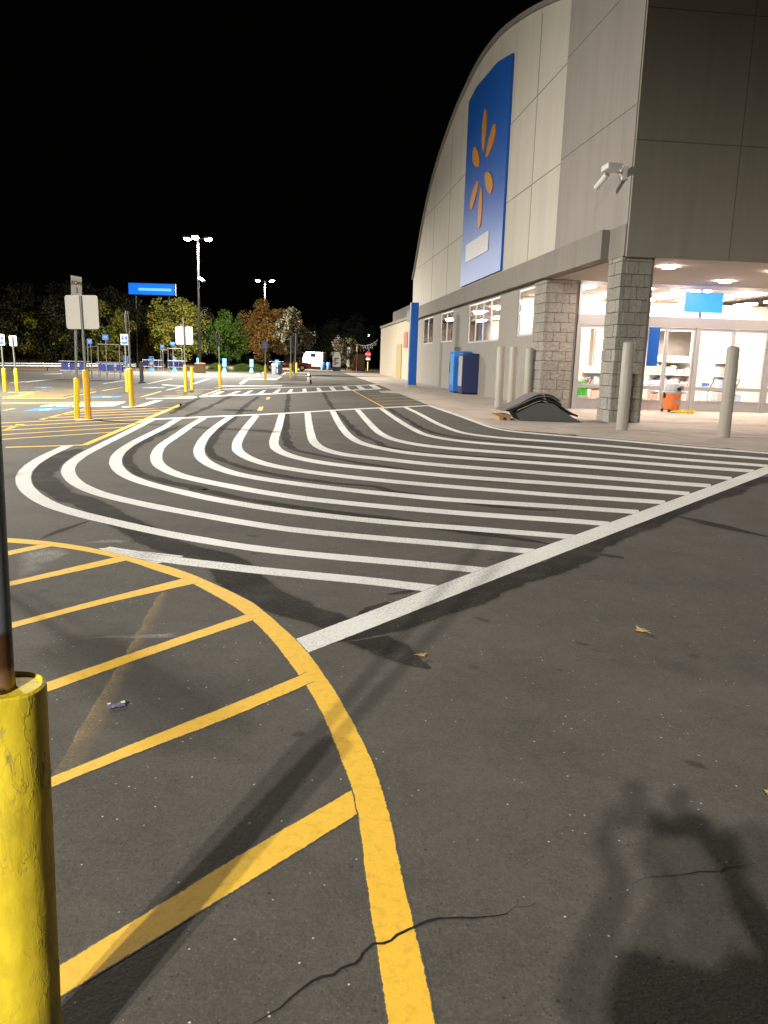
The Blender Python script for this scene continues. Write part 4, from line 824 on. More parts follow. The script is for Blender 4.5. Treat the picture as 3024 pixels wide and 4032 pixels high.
def text_mesh(body, size, mat, parent, loc, rot, name):
    cu = bpy.data.curves.new('txt', 'FONT'); cu.body = body; cu.size = size; cu.align_x = 'CENTER'; cu.align_y = 'CENTER'; cu.extrude = .001
    tmp = bpy.data.objects.new('txt', cu); COL.objects.link(tmp)
    me = bpy.data.meshes.new_from_object(tmp.evaluated_get(bpy.context.evaluated_depsgraph_get())); bpy.data.objects.remove(tmp)
    me.materials.clear(); me.materials.append(mat)
    o = bpy.data.objects.new(name, me); COL.objects.link(o); o.parent = parent; o.location = loc; o.rotation_euler = rot; return o
for body, sz, z in (('ROW', .12, 2.72), ('3', .15, 2.58)):
    text_mesh(body, sz, M['ink'], pt, (.044 * math.sin(1.22), -.044 * math.cos(1.22), z), (math.pi / 2, 0, 1.22), 'lettering')
t = post('sign_post', (-6.57, 20.14), 1.0, .062, M['bollard'], 2.40, -.016, 'round-cornered sign turned edge-on above yellow bollard in the hatched island', pad=True)
oc = [(.31 * math.cos(math.radians(22.5 + 45 * k)), .31 * math.sin(math.radians(22.5 + 45 * k))) for k in range(8)]
plate(t, oc, 2.12, .03, .005, M['signback'], 'sign_plate', rz=1.74)
t = post('sign_post', (-9.27, 27.98), .80, .062, M['bollard'], 1.95, -.02, 'blue wheelchair parking sign just left of the edge-on sign'); isa(t, 1.825, .27, .37)
t = post('sign_post', (-7.51, 29.27), .99, .062, M['bollard'], 2.70, -.022, 'smaller square sign seen from behind in the middle distance, two bollards together')
plate(t, rounded(.64, .64, .05), 2.05, .028, .006, M['signwhite'], 'sign_plate')
o = post('yellow_bollard', (-7.72, 31.0), .89, .062, M['bollard_lemon'], 0, 0, 'plain yellow bollard just behind the smaller square sign', 'yellow bollards', cat='bollard')
t = post('sign_post', (-12.55, 25.74), .76, .062, M['bollard'], 1.80, -.02, 'blue wheelchair parking sign at the left edge of the lot'); isa(t, 1.665, .27, .35)
t = post('sign_post', (-12.55, 26.59), .74, .062, M['bollard'], 1.80, -.04, 'small blank white sign back beside the leftmost wheelchair sign')
plate(t, rounded(.25, .34, .04), 1.65, .028, .005, M['signwhite'], 'sign_plate')
t = post('sign_post', (-7.15, 33.54), .99, .06, M['bollard'], 2.30, -.02, 'dark edge-on octagon sign on yellow bollard before the far crosswalk', pad=True)
plate(t, [(a * 1.0, b) for a, b in oc], 2.05, .03, .005, simple('weathered_sign_back', (.13, .125, .11), .6), 'sign_plate', rz=1.48)
t = post('sign_post', (-6.93, 44.55), .92, .07, M['bollard_lemon'], 1.8, -.01, 'navy blue sign with pale lines of text on dull yellow bollard')
pn = plate(t, rounded(.34, .44, .02), 1.98, -.04, .006, M['navy'], 'sign_plate')
for k, w in enumerate((.22, .26, .18, .24)): plate(pn, [(-w/2, -.012), (w/2, -.012), (w/2, .012), (-w/2, .012)], 2.11 - .085 * k, -.0435, .003, simple('faint_legend', (.22, .22, .34), .6), 'legend_line')
t = post('sign_post', (-5.72, 46.3), 1.0, .07, M['bollard_lemon'], 2.6, 0, 'pale pole on yellow bollard in the near planter island')
t = post('sign_post', (-5.42, 46.0), 0, .05, M['darkmetal'], 2.75, 0, 'black sign turned away on dark post in the near planter island')
plate(t, rounded(.45, .85, .02), 2.35, .03, .006, M['blackplastic'], 'sign_plate', rz=.9)
post('yellow_bollard', (-7.05, 60.6), .96, .07, M['bollard_lemon'], 0, 0, 'plain yellow bollard on the far planter island', 'yellow bollards', cat='bollard')
mk = empty('black_marker', (-11.45, 36.6, 0), 0, 'narrow black marker panel standing behind the edge-on sign bollard', 'marker')
MB().box(-.08, .08, -.04, .04, .06, .98).build('panel', M['blackplastic'], mk, bevel=.01); MB().box(-.12, .12, -.12, .12, 0, .059).build('foot', M['blackplastic'], mk)
# post out of frame on the left whose shadow crosses the hatching
t = post('sign_post', (-4.4, 6.7), .95, .06, M['bollard_lemon'], 2.35, 0, 'sign post beyond the left edge of the photo')
plate(t, rounded(.30, .45, .03), 2.1, .03, .005, M['signback'], 'sign_plate', rz=.8)

# ------------------------------------------------------------------ parking-lot lamps
def lot_lamp(p, h, heads, power, tilt, label, size=(.50, .36), flood=None, box=.7, rgb=LAMP_RGB, arm=.55, cutoff=0):
    t = empty('lot_lamp', (p[0], p[1], 0), 0, label, 'lamp post', 'parking-lot lamps')
    MB().box(-box/2, box/2, -box/2, box/2, 0, .75).build('pedestal', simple('pedestal_ochre', (.22, .13, .05), .8), t, bevel=.03)
    MB().tube((0, 0, .75), (0, 0, h), .095, 14, .06).build('pole', M['polepaint'], t, smooth=True)
    for az, tl, *pf in heads:
        a = math.radians(az); d = Vector((math.cos(a), math.sin(a), 0)); tlr = math.radians(tilt if tl is None else tl)
        hd = MB().box(-.05, .62, -.22, .22, -.07, .07).build('lamp_head', M['darkmetal'], t, bevel=.03)
        hd.matrix_local = Matrix.Translation(d * (arm - .1) + Vector((0, 0, h + .02))) @ Matrix.Rotation(a, 4, 'Z') @ Matrix.Rotation(-tlr, 4, 'Y')
        MB().tube((-arm + .05, 0, 0), (0, 0, 0), .035, 10).build('arm', M['darkmetal'], hd)
        MB().lathe([(.05, -.22), (.17, -.19), (.25, -.12), (.26, -.072)], 24, (.30, 0)).build('lens', M['lens'], hd)
        if cutoff:
            L = bpy.data.lights.new('lot_light', 'SPOT'); L.spot_size = math.radians(cutoff); L.spot_blend = .3; L.shadow_soft_size = .20
        else:
            L = bpy.data.lights.new('lot_light', 'AREA'); L.shape = 'DISK'; L.size = .44
        L.energy = power * (pf[0] if pf else 1.0); L.color = rgb
        lo = bpy.data.objects.new('lot_light', L); COL.objects.link(lo); lo.parent = hd; lo.location = (.30, 0, -.24)
    if flood:
        fz, fa = flood; a = math.radians(fa)
        fl = MB().box(.05, .5, -.2, .2, -.06, .06).build('flood_fixture', M['signback'], t); fl.matrix_local = Matrix.Translation((0, 0, fz)) @ Matrix.Rotation(a, 4, 'Z') @ Matrix.Rotation(.6, 4, 'Y')
        MB().tube((-.02, 0, -.1), (.25, 0, .0), .03).build('bracket', M['signback'], fl)
    return t
lot_lamp((-13.91, 58.3), 9.5, [(0, None), (180, None), (270, None)], P_L1, 8, 'tall lot lamp with three lit heads and a side flood bracket', flood=(6.85, -10))
lot_lamp((-13.77, 88.1), 9.5, [(0, None), (180, None)], P_L2, 8, 'far lot lamp with two lit heads above the orange tree')
lot_lamp((-17.5, 19.5), 10.0, [(-25, 8, .5), (40, 20, 1.35)], P_LL, 15, 'lot lamp out of frame to the left, facing the store front')
lot_lamp((-7.1, -18.2), 12.6, [(-18, 0), (162, 0)], P_LA, 0, 'lot lamp behind the photographer', arm=.34, cutoff=174)

# ------------------------------------------------------------------ guard rail, corrals, pickup signs
gr = empty('guard_rail', (-24.3, 47.3, 0), 0, 'long grey steel guard rail along the lot edge below the trees', 'guard rail')
A_ = Vector((-36, 18, 0)) - gr.location; A_ = Vector((-5.0, -12.2, 0)) * 2.2; B_ = Vector((4.9, 12.0, 0)) * 1.05
d_ = (B_ - A_).normalized(); nn = Vector((d_.y, -d_.x, 0)); prof = [(.0, .22), (.04, .27), (.0, .33), (.0, .36), (.04, .42), (.0, .47)]
mb = MB(); vs = [tuple(P + nn * a + Vector((0, 0, b + .05))) for P in (A_, B_) for a, b in prof]; mb.add(vs, [(i, i + 1, 6 + i + 1, 6 + i) for i in range(5)]); mb.build('beam', M['rail'], gr)
for k in range(16):
    P = A_.lerp(B_, k / 15) - nn * .08; MB().box(P.x - .05, P.x + .05, P.y - .05, P.y + .05, 0, .55).build('post', M['rail'], gr)

def corral(p, rz, label, n=4):
    t = empty('cart_corral', (p[0], p[1], 0), rz, label, 'cart corral', 'cart corrals')
    for s, (x0, x1) in enumerate(((-1.45, -.22), (.35, 1.55))):
        mb = MB(); R = .028
        for yy in (0, .55): 
            for z in (.40, .86): mb.tube((x0, yy, z), (x1, yy + .25, z), R, 8)
        mb.tube((x0, 0, .86), (x0, .55, .86), R, 8)
        mb.build('rail', M['chrome'], t)
        for k in range(n): x = x0 + .1 + (x1 - x0 - .2) * k / (n - 1); MB().tube((x, .12, 0), (x, .12, .86), .02, 8).build('upright', M['chrome'], t)
        for k in range(3):
            w = (x1 - x0) / 3; MB().box(x0 + w * k + .04, x0 + w * (k + 1) - .03, .10 + .08 * k, .115 + .08 * k, .46, .78).build('blue_panel', M['corralblue'], t)
    for x, y, h in ((-.25, 1.2, 1.75), (-.33, .9, 1.75), (.33, .3, 1.62), (.44, 1.4, 2.0), (1.1, 1.4, 1.75)): MB().tube((x, y, 0), (x, y, h), .022, 8).build('pole', M['chrome'], t)
    mb = MB(); mb.tube((-.33, .9, 1.6), (.33, .3, 1.62), .022, 8); mb.tube((.0, 1.4, 1.74), (1.1, 1.4, 1.75), .022, 8); mb.build('header_tube', M['chrome'], t)
    for x, y, z, w in ((-.29, 1.18, 1.85, .24), (.44, 1.38, 2.08, .30)):
        sp_ = MB().box(x - w/2, x + w/2, y - .01, y + .01, z - .12, z + .14).build('blue_flag_sign', M['kioskblue'], t)
        MB().box(x - w * .3, x + w * .3, y - .014, y - .0105, z - .04, z + .06).build('pale_emblem', simple('pale_blue_print', (.25, .4, .75), .5), sp_)
    return t
corral((-14.7, 38.9), .10, 'cart corral with blue panels behind the largest square sign')
corral((-16.4, 57.4), .05, 'far cart corral left of the smaller square sign')

def kiosk(p, label):
    t = empty('pickup_sign', (p[0], p[1], 0), 0, label, 'sign', 'blue pickup bay signs')
    MB().box(-.17, .17, -.02, .02, .42, 1.10).build('panel', M['kioskblue'], t, bevel=.01)
    MB().tube((0, -.021, .63), (0, -.026, .63), .125, 24).build('white_disc', M['signwhite'], t)
    MB().box(-.12, .12, -.0235, -.0205, .86, 1.02).build('pale_legend', simple('pale_legend', (.22, .42, .8), .5), t)
    MB().add([(-.20, -.16, 0), (.20, -.16, 0), (.20, .16, 0), (-.20, .16, 0), (-.08, -.05, .36), (.08, -.05, .36), (.08, .05, .36), (-.08, .05, .36)], [(3, 2, 1, 0), (4, 5, 6, 7), (0, 1, 5, 4), (1, 2, 6, 5), (2, 3, 7, 6), (3, 0, 4, 7)]).build('weighted_base', M['kioskblue'], t)
    MB().tube((0, 0, .355), (0, 0, .42), .03, 10).build('neck', M['blackplastic'], t)
for p, w in (((-18.7, 56.2), 'behind the wheelchair sign at the edge-on sign'), ((-17.25, 57.5), 'left of the far cart corral'), ((-15.95, 58.9), 'in front of the far cart corral'), ((-14.75, 61.5), 'just right of the three-headed lamp'), ((-13.4, 64.6), 'behind the dark octagon sign'), ((-11.6, 67), 'left of the navy sign'), ((-9.85, 69.8), 'left of the trash bins')):
    kiosk(p, 'blue pickup bay sign with white disc ' + w)

# big lit sign on two posts beyond the trees
bs = empty('lit_store_sign', (-21.5, 72.6, 0), .0, 'lit bright blue sign on two tall posts above the trees', 'sign')
for x in (-1.55, 1.45): MB().tube((x, 0, 0), (x, 0, 6.5), .09, 12).build('post', M['darkmetal'], bs)
cab = MB().box(-2.15, 2.1, -.2, .2, 6.45, 7.55).build('cabinet', M['navy'], bs, bevel=.03)
MB().box(-2.08, 2.03, -.23, -.205, 6.52, 7.48).build('lit_face', emis('lit_blue_face', (.0, .16, .80), 1.0, (.0, .1, .5)), cab)
MB().box(-1.2, 1.75, -.245, -.2305, 6.86, 7.08).build('lit_strip', emis('lit_pale_strip', (.10, .48, 1.0), 1.1, (.2, .4, .6)), cab)

# ------------------------------------------------------------------ planter islands
def island(c, sx, sy, rz, label):
    t = empty('planter_island', (c[0], c[1], 0), rz, label, 'planter', 'kerbed planter islands')
    for x0, x1, y0, y1 in ((-sx, sx, -sy, -sy + .16), (-sx, sx, sy - .16, sy), (-sx, -sx + .16, -sy + .16, sy - .16), (sx - .16, sx, -sy + .16, sy - .16)):
        MB().box(x0, x1, y0, y1, 0, .14).build('kerb', M['kerb'], t, bevel=.02)
    nx, ny = 16, 24; mb = MB(); vs = []
    for j in range(ny + 1):
        for i in range(nx + 1):
            x = -sx + .16 + (2*sx - .32) * i / nx; y = -sy + .16 + (2*sy - .32) * j / ny
            e = min(i, nx - i) / nx * min(j, ny - j) / ny; vs.append((x, y, .09 + .5 * e + .03 * mnoise.noise(Vector((x * 3, y * 3, c[0])))))
    mb.add(vs, [(j*(nx+1) + i, j*(nx+1) + i + 1, (j+1)*(nx+1) + i + 1, (j+1)*(nx+1) + i) for j in range(ny) for i in range(nx)])
    mb.build('mulch_bed', M['mulch'], t)
island((-5.55, 46.3), .95, 4.6, .10, 'kerbed mulch island in front of the pale tree')
island((-7.0, 60.2), 1.0, 4.8, .10, 'second kerbed mulch island behind the nearer one')

# ------------------------------------------------------------------ trees
def tree(p, h, rx, z0, mat, n, seed, label, leaf=.21, group='trees along the lot edge', shape='round', trunk=.11, sparse=.0):
    rnd = random.Random(seed); t = empty('tree', (p[0], p[1], 0), rnd.random() * 6, label, 'tree', group)
    mb = MB(); top = Vector((rnd.uniform(-.2, .2), rnd.uniform(-.2, .2), h * .72)); mid = Vector((top.x * .4, top.y * .4, h * .36))
    mb.tube((0, 0, 0), mid, trunk, 10, trunk * .7); mb.tube(mid, top, trunk * .7, 8, trunk * .25)
    cl = []; zc = (z0 + h) / 2; rz = (h - z0) / 2
    for k in range(46):
        for _ in range(20):
            q = Vector((rnd.uniform(-1, 1), rnd.uniform(-1, 1), rnd.uniform(-1, 1)))
            if .25 < q.length < 1: break
        if shape == 'cone': q = Vector((q.x * (1 - q.z) * .55, q.y * (1 - q.z) * .55, q.z))
        c = Vector((q.x * rx, q.y * rx, zc + q.z * rz)); cl.append((c, rnd.uniform(.18, .38) * rx * (1.0 - .35 * sparse)))
        if k % 3 == 0: s_ = Vector((0, 0, 0)).lerp(top, .35 + .6 * max(0, min(1, (c.z - z0) / (h - z0)))); mb.tube(s_, c, trunk * .3, 6, trunk * .08)
    mb.build('trunk', M['bark'], t)
    vs = []; fs = []
    for i in range(n):
        c, r = cl[rnd.randrange(len(cl))]
        while True:
            q = Vector((rnd.uniform(-1, 1), rnd.uniform(-1, 1), rnd.uniform(-1, 1)))
            if q.length < 1: break
        pz = c + q * r; a = Vector((rnd.gauss(0, 1), rnd.gauss(0, 1), rnd.gauss(0, 1))).normalized(); b = a.orthogonal().normalized(); s = leaf * rnd.uniform(.6, 1.3)
        ang = rnd.random() * 6.28; b = (Matrix.Rotation(ang, 3, a) @ b); cxx = a.cross(b); k = len(vs)
        vs += [pz - b * s * .5, pz + cxx * s * .32, pz + b * s * .5, pz - cxx * s * .32]; fs.append((k, k + 1, k + 2, k + 3))
    me = bpy.data.meshes.new('crown'); me.from_pydata([tuple(v) for v in vs], [], fs); me.materials.append(mat)
    o = bpy.data.objects.new('crown', me); COL.objects.link(o); o.parent = t
    return t
tree((-18.2, 69.0), 5.9, 2.5, 1.1, M['leaf_yg'], 9000, 1, 'rounded yellow-green tree behind the three-headed lamp')
tree((-15.2, 73.5), 5.0, 2.2, 1.0, M['leaf_g'], 8000, 2, 'bright green tree between the yellow-green and orange trees')
tree((-11.3, 74.0), 6.2, 2.75, 1.5, M['leaf_o'], 11000, 3, 'broad orange-brown autumn tree below the far lamp')
tree((-7.3, 61.2), 5.0, 1.35, 1.5, M['leaf_p'], 5200, 4, 'pale thin-leaved young tree on the planter islands', sparse=.5, trunk=.06)
tree((-10.2, 84), 5.2, 2.3, 1.0, M['leaf_d'], 5000, 5, 'dim tree behind the orange and pale trees')
tree((-4.9, 90.5), 4.0, 1.6, .6, M['leaf_p'], 3000, 6, 'small loose tree beside the shed display', sparse=.6, trunk=.06)
tree((-5.4, 112), 7.2, 3.2, .8, M['leaf_pine'], 9000, 7, 'dark pine against the night sky right of the pale tree')
tree((-9.5, 118), 6.6, 3.0, .8, M['leaf_pine'], 8000, 8, 'dark evergreen behind the white camper')
tree((-0.5, 121), 6.4, 3.0, .8, M['leaf_pine'], 8000, 9, 'dark evergreen behind the stop sign')
rt = random.Random(5)
for k in range(26):
    f = k / 25; x = -47 + 26.5 * f + rt.uniform(-1, 1); y = 48 + 25 * f + rt.uniform(-1.5, 3) + (5 if k % 2 else 1.5)
    tree((x, y), rt.uniform(4.6, 7.4), rt.uniform(1.9, 2.8), rt.uniform(.2, .7), M['leaf_d'] if k % 4 else M['leaf_yg'], 5200, 100 + k, 'dim leafy tree in the dark tree line behind the guard rail', leaf=.24, group='dark tree line behind the guard rail')
def bush(p, r, h, mat, seed, label):
    rnd = random.Random(seed); vs = []; fs = []
    for i in range(1800):
        a = rnd.random() * 6.28; q = math.sqrt(rnd.random()); z = rnd.random(); rr = r * q * math.sqrt(max(.05, 1 - z * z)) * (1 + .2 * math.sin(3 * a + seed))
        P = Vector((rr * math.cos(a), rr * math.sin(a), z * h)); b = Vector((rnd.gauss(0, 1), rnd.gauss(0, 1), rnd.gauss(0, 1))).normalized(); c = b.orthogonal().normalized(); s = .09; k = len(vs)
        vs += [tuple(P - b * s * .5), tuple(P + c * s * .4), tuple(P + b * s * .5), tuple(P - c * s * .4)]; fs.append((k, k+1, k+2, k+3))
    t = empty('shrub', (p[0], p[1], .02), 0, label, 'shrub', 'low shrubs on the grass strip')
    me = bpy.data.meshes.new('foliage'); me.from_pydata(vs, [], fs); me.materials.append(mat); o = bpy.data.objects.new('foliage', me); COL.objects.link(o); o.parent = t
    mb = MB(); [mb.tube((0, 0, 0), (.5 * r * math.cos(k), .5 * r * math.sin(k), .5 * h), .015, 5) for k in range(5)]; mb.build('stems', M['bark'], t)
for i, (p, w) in enumerate((((-15.3, 70.6), 'right of the three-headed lamp base'), ((-13.2, 71.6), 'behind the dark octagon sign'), ((-12.2, 72.2), 'left of the parked black car'))): bush(p, 1.0, .62, M['leaf_g'], 20 + i, 'low rounded shrub ' + w)

# ------------------------------------------------------------------ vehicles and things for sale at the far end
def car(p, rz, paint, label, L=4.4, Wd=1.75, Hh=1.4, pick=False):
    t = empty('parked_car', (p[0], p[1], .03), rz, label, 'car', 'parked vehicles behind the trees')
    side = [(-L/2, .35), (-L/2, .72), (-L/2 + .3, .85), (-L*.28, .90), (L/2 - .9, .88), (L/2 - .1, .72), (L/2, .35)]
    MB().prism(side, -Wd/2, Wd/2, lambda a, b, d: (a, d, b)).build('body', paint, t, bevel=.06)
    cab_ = [(-L*.42, .89), (-L*.30, Hh), (L*.06, Hh), (L*.24, .89)] if not pick else [(-L*.05, .89), (-L*.02, Hh + .2), (L*.16, Hh + .2), (L*.27, .89)]
    MB().prism(cab_, -Wd/2 + .12, Wd/2 - .12, lambda a, b, d: (a, d, b)).build('cabin', M['carglass'], t, bevel=.04)
    z = Hh + (.2 if pick else 0); x0, x1 = cab_[1][0] - .02, cab_[2][0] + .02; MB().box(x0, x1, -Wd/2 + .13, Wd/2 - .13, z - .02, z + .03).build('roof', paint, t)
    for x in (-L*.31, L*.31):
        for s in (-1, 1):
            wh = MB().tube((x, s * (Wd/2 - .2), .32), (x, s * (Wd/2 + .01), .32), .32, 20).build('wheel', M['tyre'], t); MB().tube((x, s * (Wd/2 + .011), .32), (x, s * (Wd/2 + .02), .32), .18, 16).build('rim', M['alu'], wh)
    for s in (-1, 1):
        MB().box(L/2 - .12, L/2 + .01, s * .62 - .16, s * .62 + .16, .60, .72).build('headlight', M['signwhite'], t)
        MB().box(-L/2 - .01, -L/2 + .08, s * .64 - .13, s * .64 + .13, .62, .78).build('tail_light', M['stopred'], t)
        MB().box(L*.16, L*.20, s * (Wd/2 + .03) - .06, s * (Wd/2 + .03) + .06, .92, 1.04).build('mirror', paint, t)
car((-12.3, 76.4), -.25, M['carblack'], 'black parked car under the orange tree')
car((-10.3, 79.6), .1, M['carred'], 'red pickup parked behind the black car', L=5.2, Hh=1.45, pick=True)
tr = empty('camper_trailer', (-8.95, 93, .03), .0, 'white boxy camper trailer at the far end of the lot', 'trailer')
MB().prism([(-1.15, .32), (1.25, .32), (1.25, 2.0), (-.75, 2.02), (-.95, 1.75), (-1.15, 1.3)], 0, 4.5, lambda a, b, d: (a, d, b)).build('body', M['whitepaint'], tr, bevel=.05)
MB().box(-.2, .35, -.03, -.001, 1.45, 1.85).build('window', M['carglass'], tr)
MB().box(-1.05, -.25, -.06, -.031, 1.12, 1.6).build('lit_sign', emis('lit_peach_sign', (1.0, .62, .45), .9), tr)
for x in (-.9, .95): MB().tube((x, .6, .3), (x + .2, .6, .3), .3, 18).build('wheel', M['tyre'], tr)
MB().box(-1.1, 1.2, .05, 4.4, .2, .319).build('chassis', M['blackplastic'], tr)
ph = empty('playhouse', (-5.38, 82.3, .02), 0, 'small white toy house with arched top on dark green base', 'playhouse')
body_ = MB(); body_.box(-.42, -.22, -.3, .3, .5, 1.55); body_.box(.22, .42, -.3, .3, .5, 1.55); body_.box(-.219, .219, -.3, .3, .5, .66); body_.box(-.219, .219, -.3, .3, .98, 1.08); body_.box(-.219, .219, -.3, .3, 1.42, 1.55); body_.box(-.219, .219, .2, .3, .661, 1.419)
body_.build('body', M['whitepaint'], ph)
MB().prism([(-.46, 1.551)] + [(-.40 * math.cos(math.radians(18 * k)), 1.6 + .40 * math.sin(math.radians(18 * k))) for k in range(11)] + [(.46, 1.551)], -.33, .33, lambda a, b, d: (a, d, b)).build('roof', M['whitepaint'], ph)
MB().box(-.38, .38, -.28, .28, .02, .499).build('base', simple('dark_green', (.02, .05, .03), .6), ph)
wd = empty('wooden_shed', (-3.6, 89.8, .02), .0, 'small brown timber shed with a leaning brace', 'shed')
for k in range(8): MB().box(-.62 + .17 * k, -.46 + .17 * k, .0, .04, .05, 2.05 - .012 * k * k).build('plank', simple('shed_timber', (.15, .085, .05), .85, var=.2), wd)
MB().box(-.62, .9, .05, 1.4, .05, 1.9).build('body', simple('shed_brown', (.12, .07, .045), .85), wd)
MB().tube((.02, -.12, 0), (.02, -.12, 3.0), .09, 8).build('corner_post', M['wood'], wd); MB().tube((-.5, -.1, .4), (.0, -.12, 2.2), .05, 8).build('brace', M['wood'], wd)
wp = empty('white_panel_board', (-4.6, 89.2, .02), .0, 'tall white board leaning beside the timber shed', 'board')
MB().add([(-.12, 0, .6), (.2, 0, .4), (.26, .1, 2.6), (-.1, .1, 2.6), (-.12, .05, .6), (.2, .05, .4), (.26, .15, 2.6), (-.1, .15, 2.6)], [(0, 1, 2, 3), (7, 6, 5, 4), (0, 4, 5, 1), (1, 5, 6, 2), (2, 6, 7, 3), (3, 7, 4, 0)]).build('board', M['whitepaint'], wp)
MB().tube((-.05, .02, 0), (.0, .06, .7), .04).build('stake', M['wood'], wp)
bt = empty('blue_drum', (-7.1, 90, .02), .0, 'pale blue plastic drums beside the camper', 'drum')
for x in (-.35, .3): MB().lathe([(.24, 0), (.27, .1), (.27, .8), (.22, .88)], 18, (x, 0)).build('drum_body', simple('drum_blue', (.12, .25, .5), .5), bt, smooth=True)
ic = empty('string_lights', (-3.58, 89.7, 3.0), 0, 'sagging string of pale hanging lights from the shed post', 'string lights')
sag = [Vector((2.3 * f, .0, -.35 * math.sin(math.pi * f) + .55 * f)) for f in [i / 12 for i in range(13)]]
MB().path(sag, .018, 6).build('cable', M['signback'], ic)
for i in range(1, 12): MB().tube(sag[i], sag[i] - Vector((.03, 0, .35 + .45 * ((i * 7) % 5) / 5)), .014, 6).build('hanging_strand', M['signback'], ic)
t = post('stop_sign', (-2.44, 94.0), 1.07, .07, M['bollard_lemon'], 1.75, 0, 'red octagonal stop sign at the far end of the lot', 'stop sign', cat='sign')
oc2 = [(.36 * math.cos(math.radians(22.5 + 45 * k)), .36 * math.sin(math.radians(22.5 + 45 * k))) for k in range(8)]
pn = plate(t, oc2, 1.95, -.05, .006, M['stopred'], 'sign_plate'); text_mesh('STOP', .26, M['signwhite'], pn, (0, -.054, 1.95), (math.pi / 2, 0, 0), 'lettering')
plate(t, rounded(.5, .26, .02), 1.42, -.05, .006, M['signwhite'], 'lower_plate')
for (x, w, h, m_, nm, lb) in ((-8.45, .34, .80, M['blackplastic'], 'trash_bin', 'black trash bin beside the planter islands'), (-8.92, .34, .86, M['lidgrey'], 'trash_bin', 'grey trash bin with pale lid left of the black bin')):
    t = empty(nm, (x + .1, 61.0, 0), 0, lb, 'bin', 'trash bins in the lot')
    MB().add([(-w*.42, -w*.42, 0), (w*.42, -w*.42, 0), (w*.42, w*.42, 0), (-w*.42, w*.42, 0), (-w*.5, -w*.5, h - .16), (w*.5, -w*.5, h - .16), (w*.5, w*.5, h - .16), (-w*.5, w*.5, h - .16)], [(3, 2, 1, 0), (4, 5, 6, 7), (0, 1, 5, 4), (1, 2, 6, 5), (2, 3, 7, 6), (3, 0, 4, 7)]).build('bin_body', m_, t, bevel=.02)
    MB().prism([(-w*.54, h - .155), (w*.54, h - .155), (w*.5, h - .04), (w*.3, h), (-w*.3, h), (-w*.5, h - .04)], -w*.54, w*.54, lambda a, b, d: (a, d, b)).build('bin_lid', M['signwhite'] if m_ is M['lidgrey'] else m_, t)
dl = empty('distant_lamp', (-3.4, 130, 0), 0, 'tiny distant lit lamp above the string lights', 'lamp post')
MB().tube((0, 0, 0), (0, 0, 5.0), .06).build('pole', M['darkmetal'], dl); MB().lathe([(.05, 5.0), (.2, 5.1), (.2, 5.25), (.05, 5.4)], 14).build('globe', emis('distant_globe', (1, .85, .7), 6), dl)
kb = MB().box(-7.5, 8, -.1, .1, 0, .13).build('far_kerb', M['kerb']); kb.location = (-1.5, 80.5, 0); kb.rotation_euler = (0, 0, .45); kb['kind'] = 'structure'

# ------------------------------------------------------------------ small litter
def leaf_mesh(name, p, s, rz, mat, label):
    out = []
    for k in range(20):
        a = 2 * math.pi * k / 20; r = s * (.6 + .4 * abs(math.cos(2.5 * a))) * (.75 if k % 2 else 1.0); out.append((r * math.cos(a), r * math.sin(a) * .8))
    mb = MB(); top = [(x, y, .006 + .25 * s * (abs(x) / s) ** 2) for x, y in out]; mb.add([(0, 0, .012)] + top, [(0, 1 + k, 1 + (k + 1) % 20) for k in range(20)])
    mb.tube((0, 0, .010), (-s * 1.3, 0, .012), .0015, 5)
    o = mb.build(name, mat); o.location = (p[0], p[1], .012); o.rotation_euler = (0, 0, rz); return tag(o, label, 'leaf', 'fallen leaves')
leaf_mesh('fallen_leaf', (.20, 3.52), .030, .4, M['fawn'], 'small yellow fallen leaf just past the end of the thick white line')
leaf_mesh('fallen_leaf', (1.40, 3.97), .05, 2.0, M['fawn'], 'brown fallen leaf alone on the asphalt right of the thick white line')
leaf_mesh('fallen_leaf', (1.315, 2.38), .022, 1.0, M['fawn'], 'pale scrap of leaf at the right edge above the shadow')
wr = empty('litter_wrapper', (-1.05, 2.90, .006), .5, 'flattened purple snack wrapper on the hatched asphalt', 'litter'); wr.scale = (.8, .8, .8)
vs = []; 
for j in range(7):
    for i in range(9): x = -.042 + .084 * i / 8; y = -.026 + .052 * j / 6; vs.append((x, y, .006 + .006 * mnoise.noise(Vector((x * 40, y * 40, 2)))))
MB().add(vs, [(j*9 + i, j*9 + i + 1, (j+1)*9 + i + 1, (j+1)*9 + i) for j in range(6) for i in range(8)]).build('film', M['paper'], wr)
MB().box(.026, .046, .0, .022, .011, .013).build('white_corner', M['signwhite'], wr); MB().box(-.038, -.022, .014, .025, .011, .013).build('white_flap', M['signwhite'], wr)

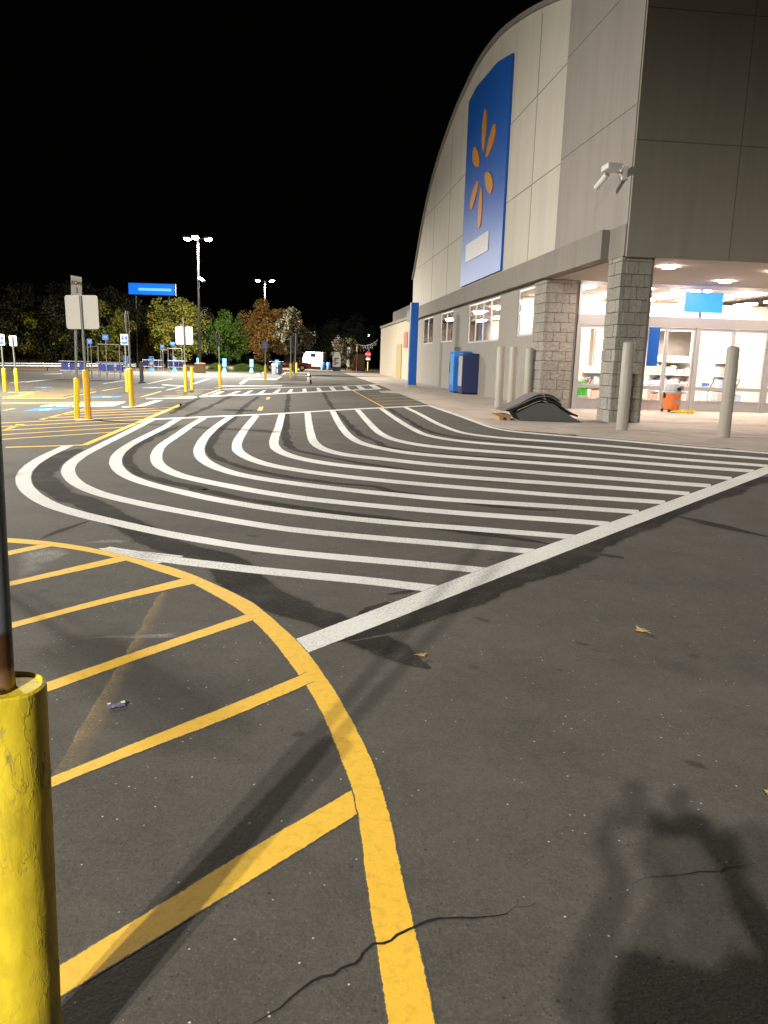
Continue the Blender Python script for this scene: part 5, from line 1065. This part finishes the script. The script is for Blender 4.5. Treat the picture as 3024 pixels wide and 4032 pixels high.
# ------------------------------------------------------------------ the photographer (their shadow falls at lower right)
def person(loc, rz):
    t = empty('person', loc, rz, 'photographer in dark jacket holding up a phone, seen only as a shadow', 'person')
    V = []; E = []; Rr = []
    def chain(start, pts):
        prev = start
        for (x, y, z, r) in pts:
            V.append((x, y, z)); Rr.append(r); E.append((prev, len(V) - 1)) if prev is not None else None; prev = len(V) - 1
        return prev
    pel = chain(None, [(0, -.02, .93, .155)]); wa = chain(pel, [(0, 0, 1.04, .14)]); ch = chain(wa, [(0, 0, 1.20, .16)]); nk = chain(ch, [(0, 0, 1.35, .105), (0, .02, 1.43, .056)]); chain(nk, [(0, .035, 1.50, .082), (0, .04, 1.57, .096), (0, .03, 1.64, .072)])
    for s in (-1, 1):
        chain(pel, [(s * .10, 0, .86, .112), (s * .12, .02, .48, .070), (s * .13, -.02, .10, .05), (s * .13, .02, .05, .048), (s * .14, .16, .035, .036)])
        hx = -.03
        wr_ = chain(ch, [(s * .19, 0, 1.34, .073), (s * .25 + .03, .18, 1.17, .053), (s * .14 + .06, .36, 1.31, .036), (s * .095 + hx, .42, 1.37, .030), (s * .075 + hx, .445, 1.40, .026)])
        for k in range(4): chain(wr_, [(s * .068 + hx, .465, 1.385 + .02 * k, .010), (s * .050 + hx, .478, 1.39 + .02 * k, .009), (s * .036 + hx, .474, 1.392 + .02 * k, .008)])
        chain(wr_, [(s * .065 + hx, .435, 1.43, .011), (s * .045 + hx, .432, 1.445, .009)])
    me = bpy.data.meshes.new('body'); me.from_pydata(V, E, []); me.materials.append(M['jacket'])
    o = bpy.data.objects.new('body', me); COL.objects.link(o); o.parent = t
    md = o.modifiers.new('skin', 'SKIN')
    for i, sv_ in enumerate(me.skin_vertices[0].data): sv_.radius = (Rr[i], Rr[i]); sv_.use_root = (i == 0)
    o.modifiers.new('sub', 'SUBSURF').levels = 1; o.modifiers['sub'].render_levels = 1
    MB().lathe([(.02, 1.50), (.094, 1.54), (.107, 1.59), (.096, 1.65), (.05, 1.69)], 16, (0, .02)).build('hair', M['hair'], t, smooth=True)
    return t
person((.03, -.50, 0), 0).scale = (1, 1, .955)
pho = empty('phone', (0, -.035, 1.40), 0, 'dark phone held upright by the photographer', 'phone')
MB().box(-.036, .036, -.004, .004, -.075, .075).build('case', M['blackplastic'], pho, bevel=.003); MB().box(-.034, .034, -.0062, -.0042, -.072, .072).build('screen', M['carglass'], pho)
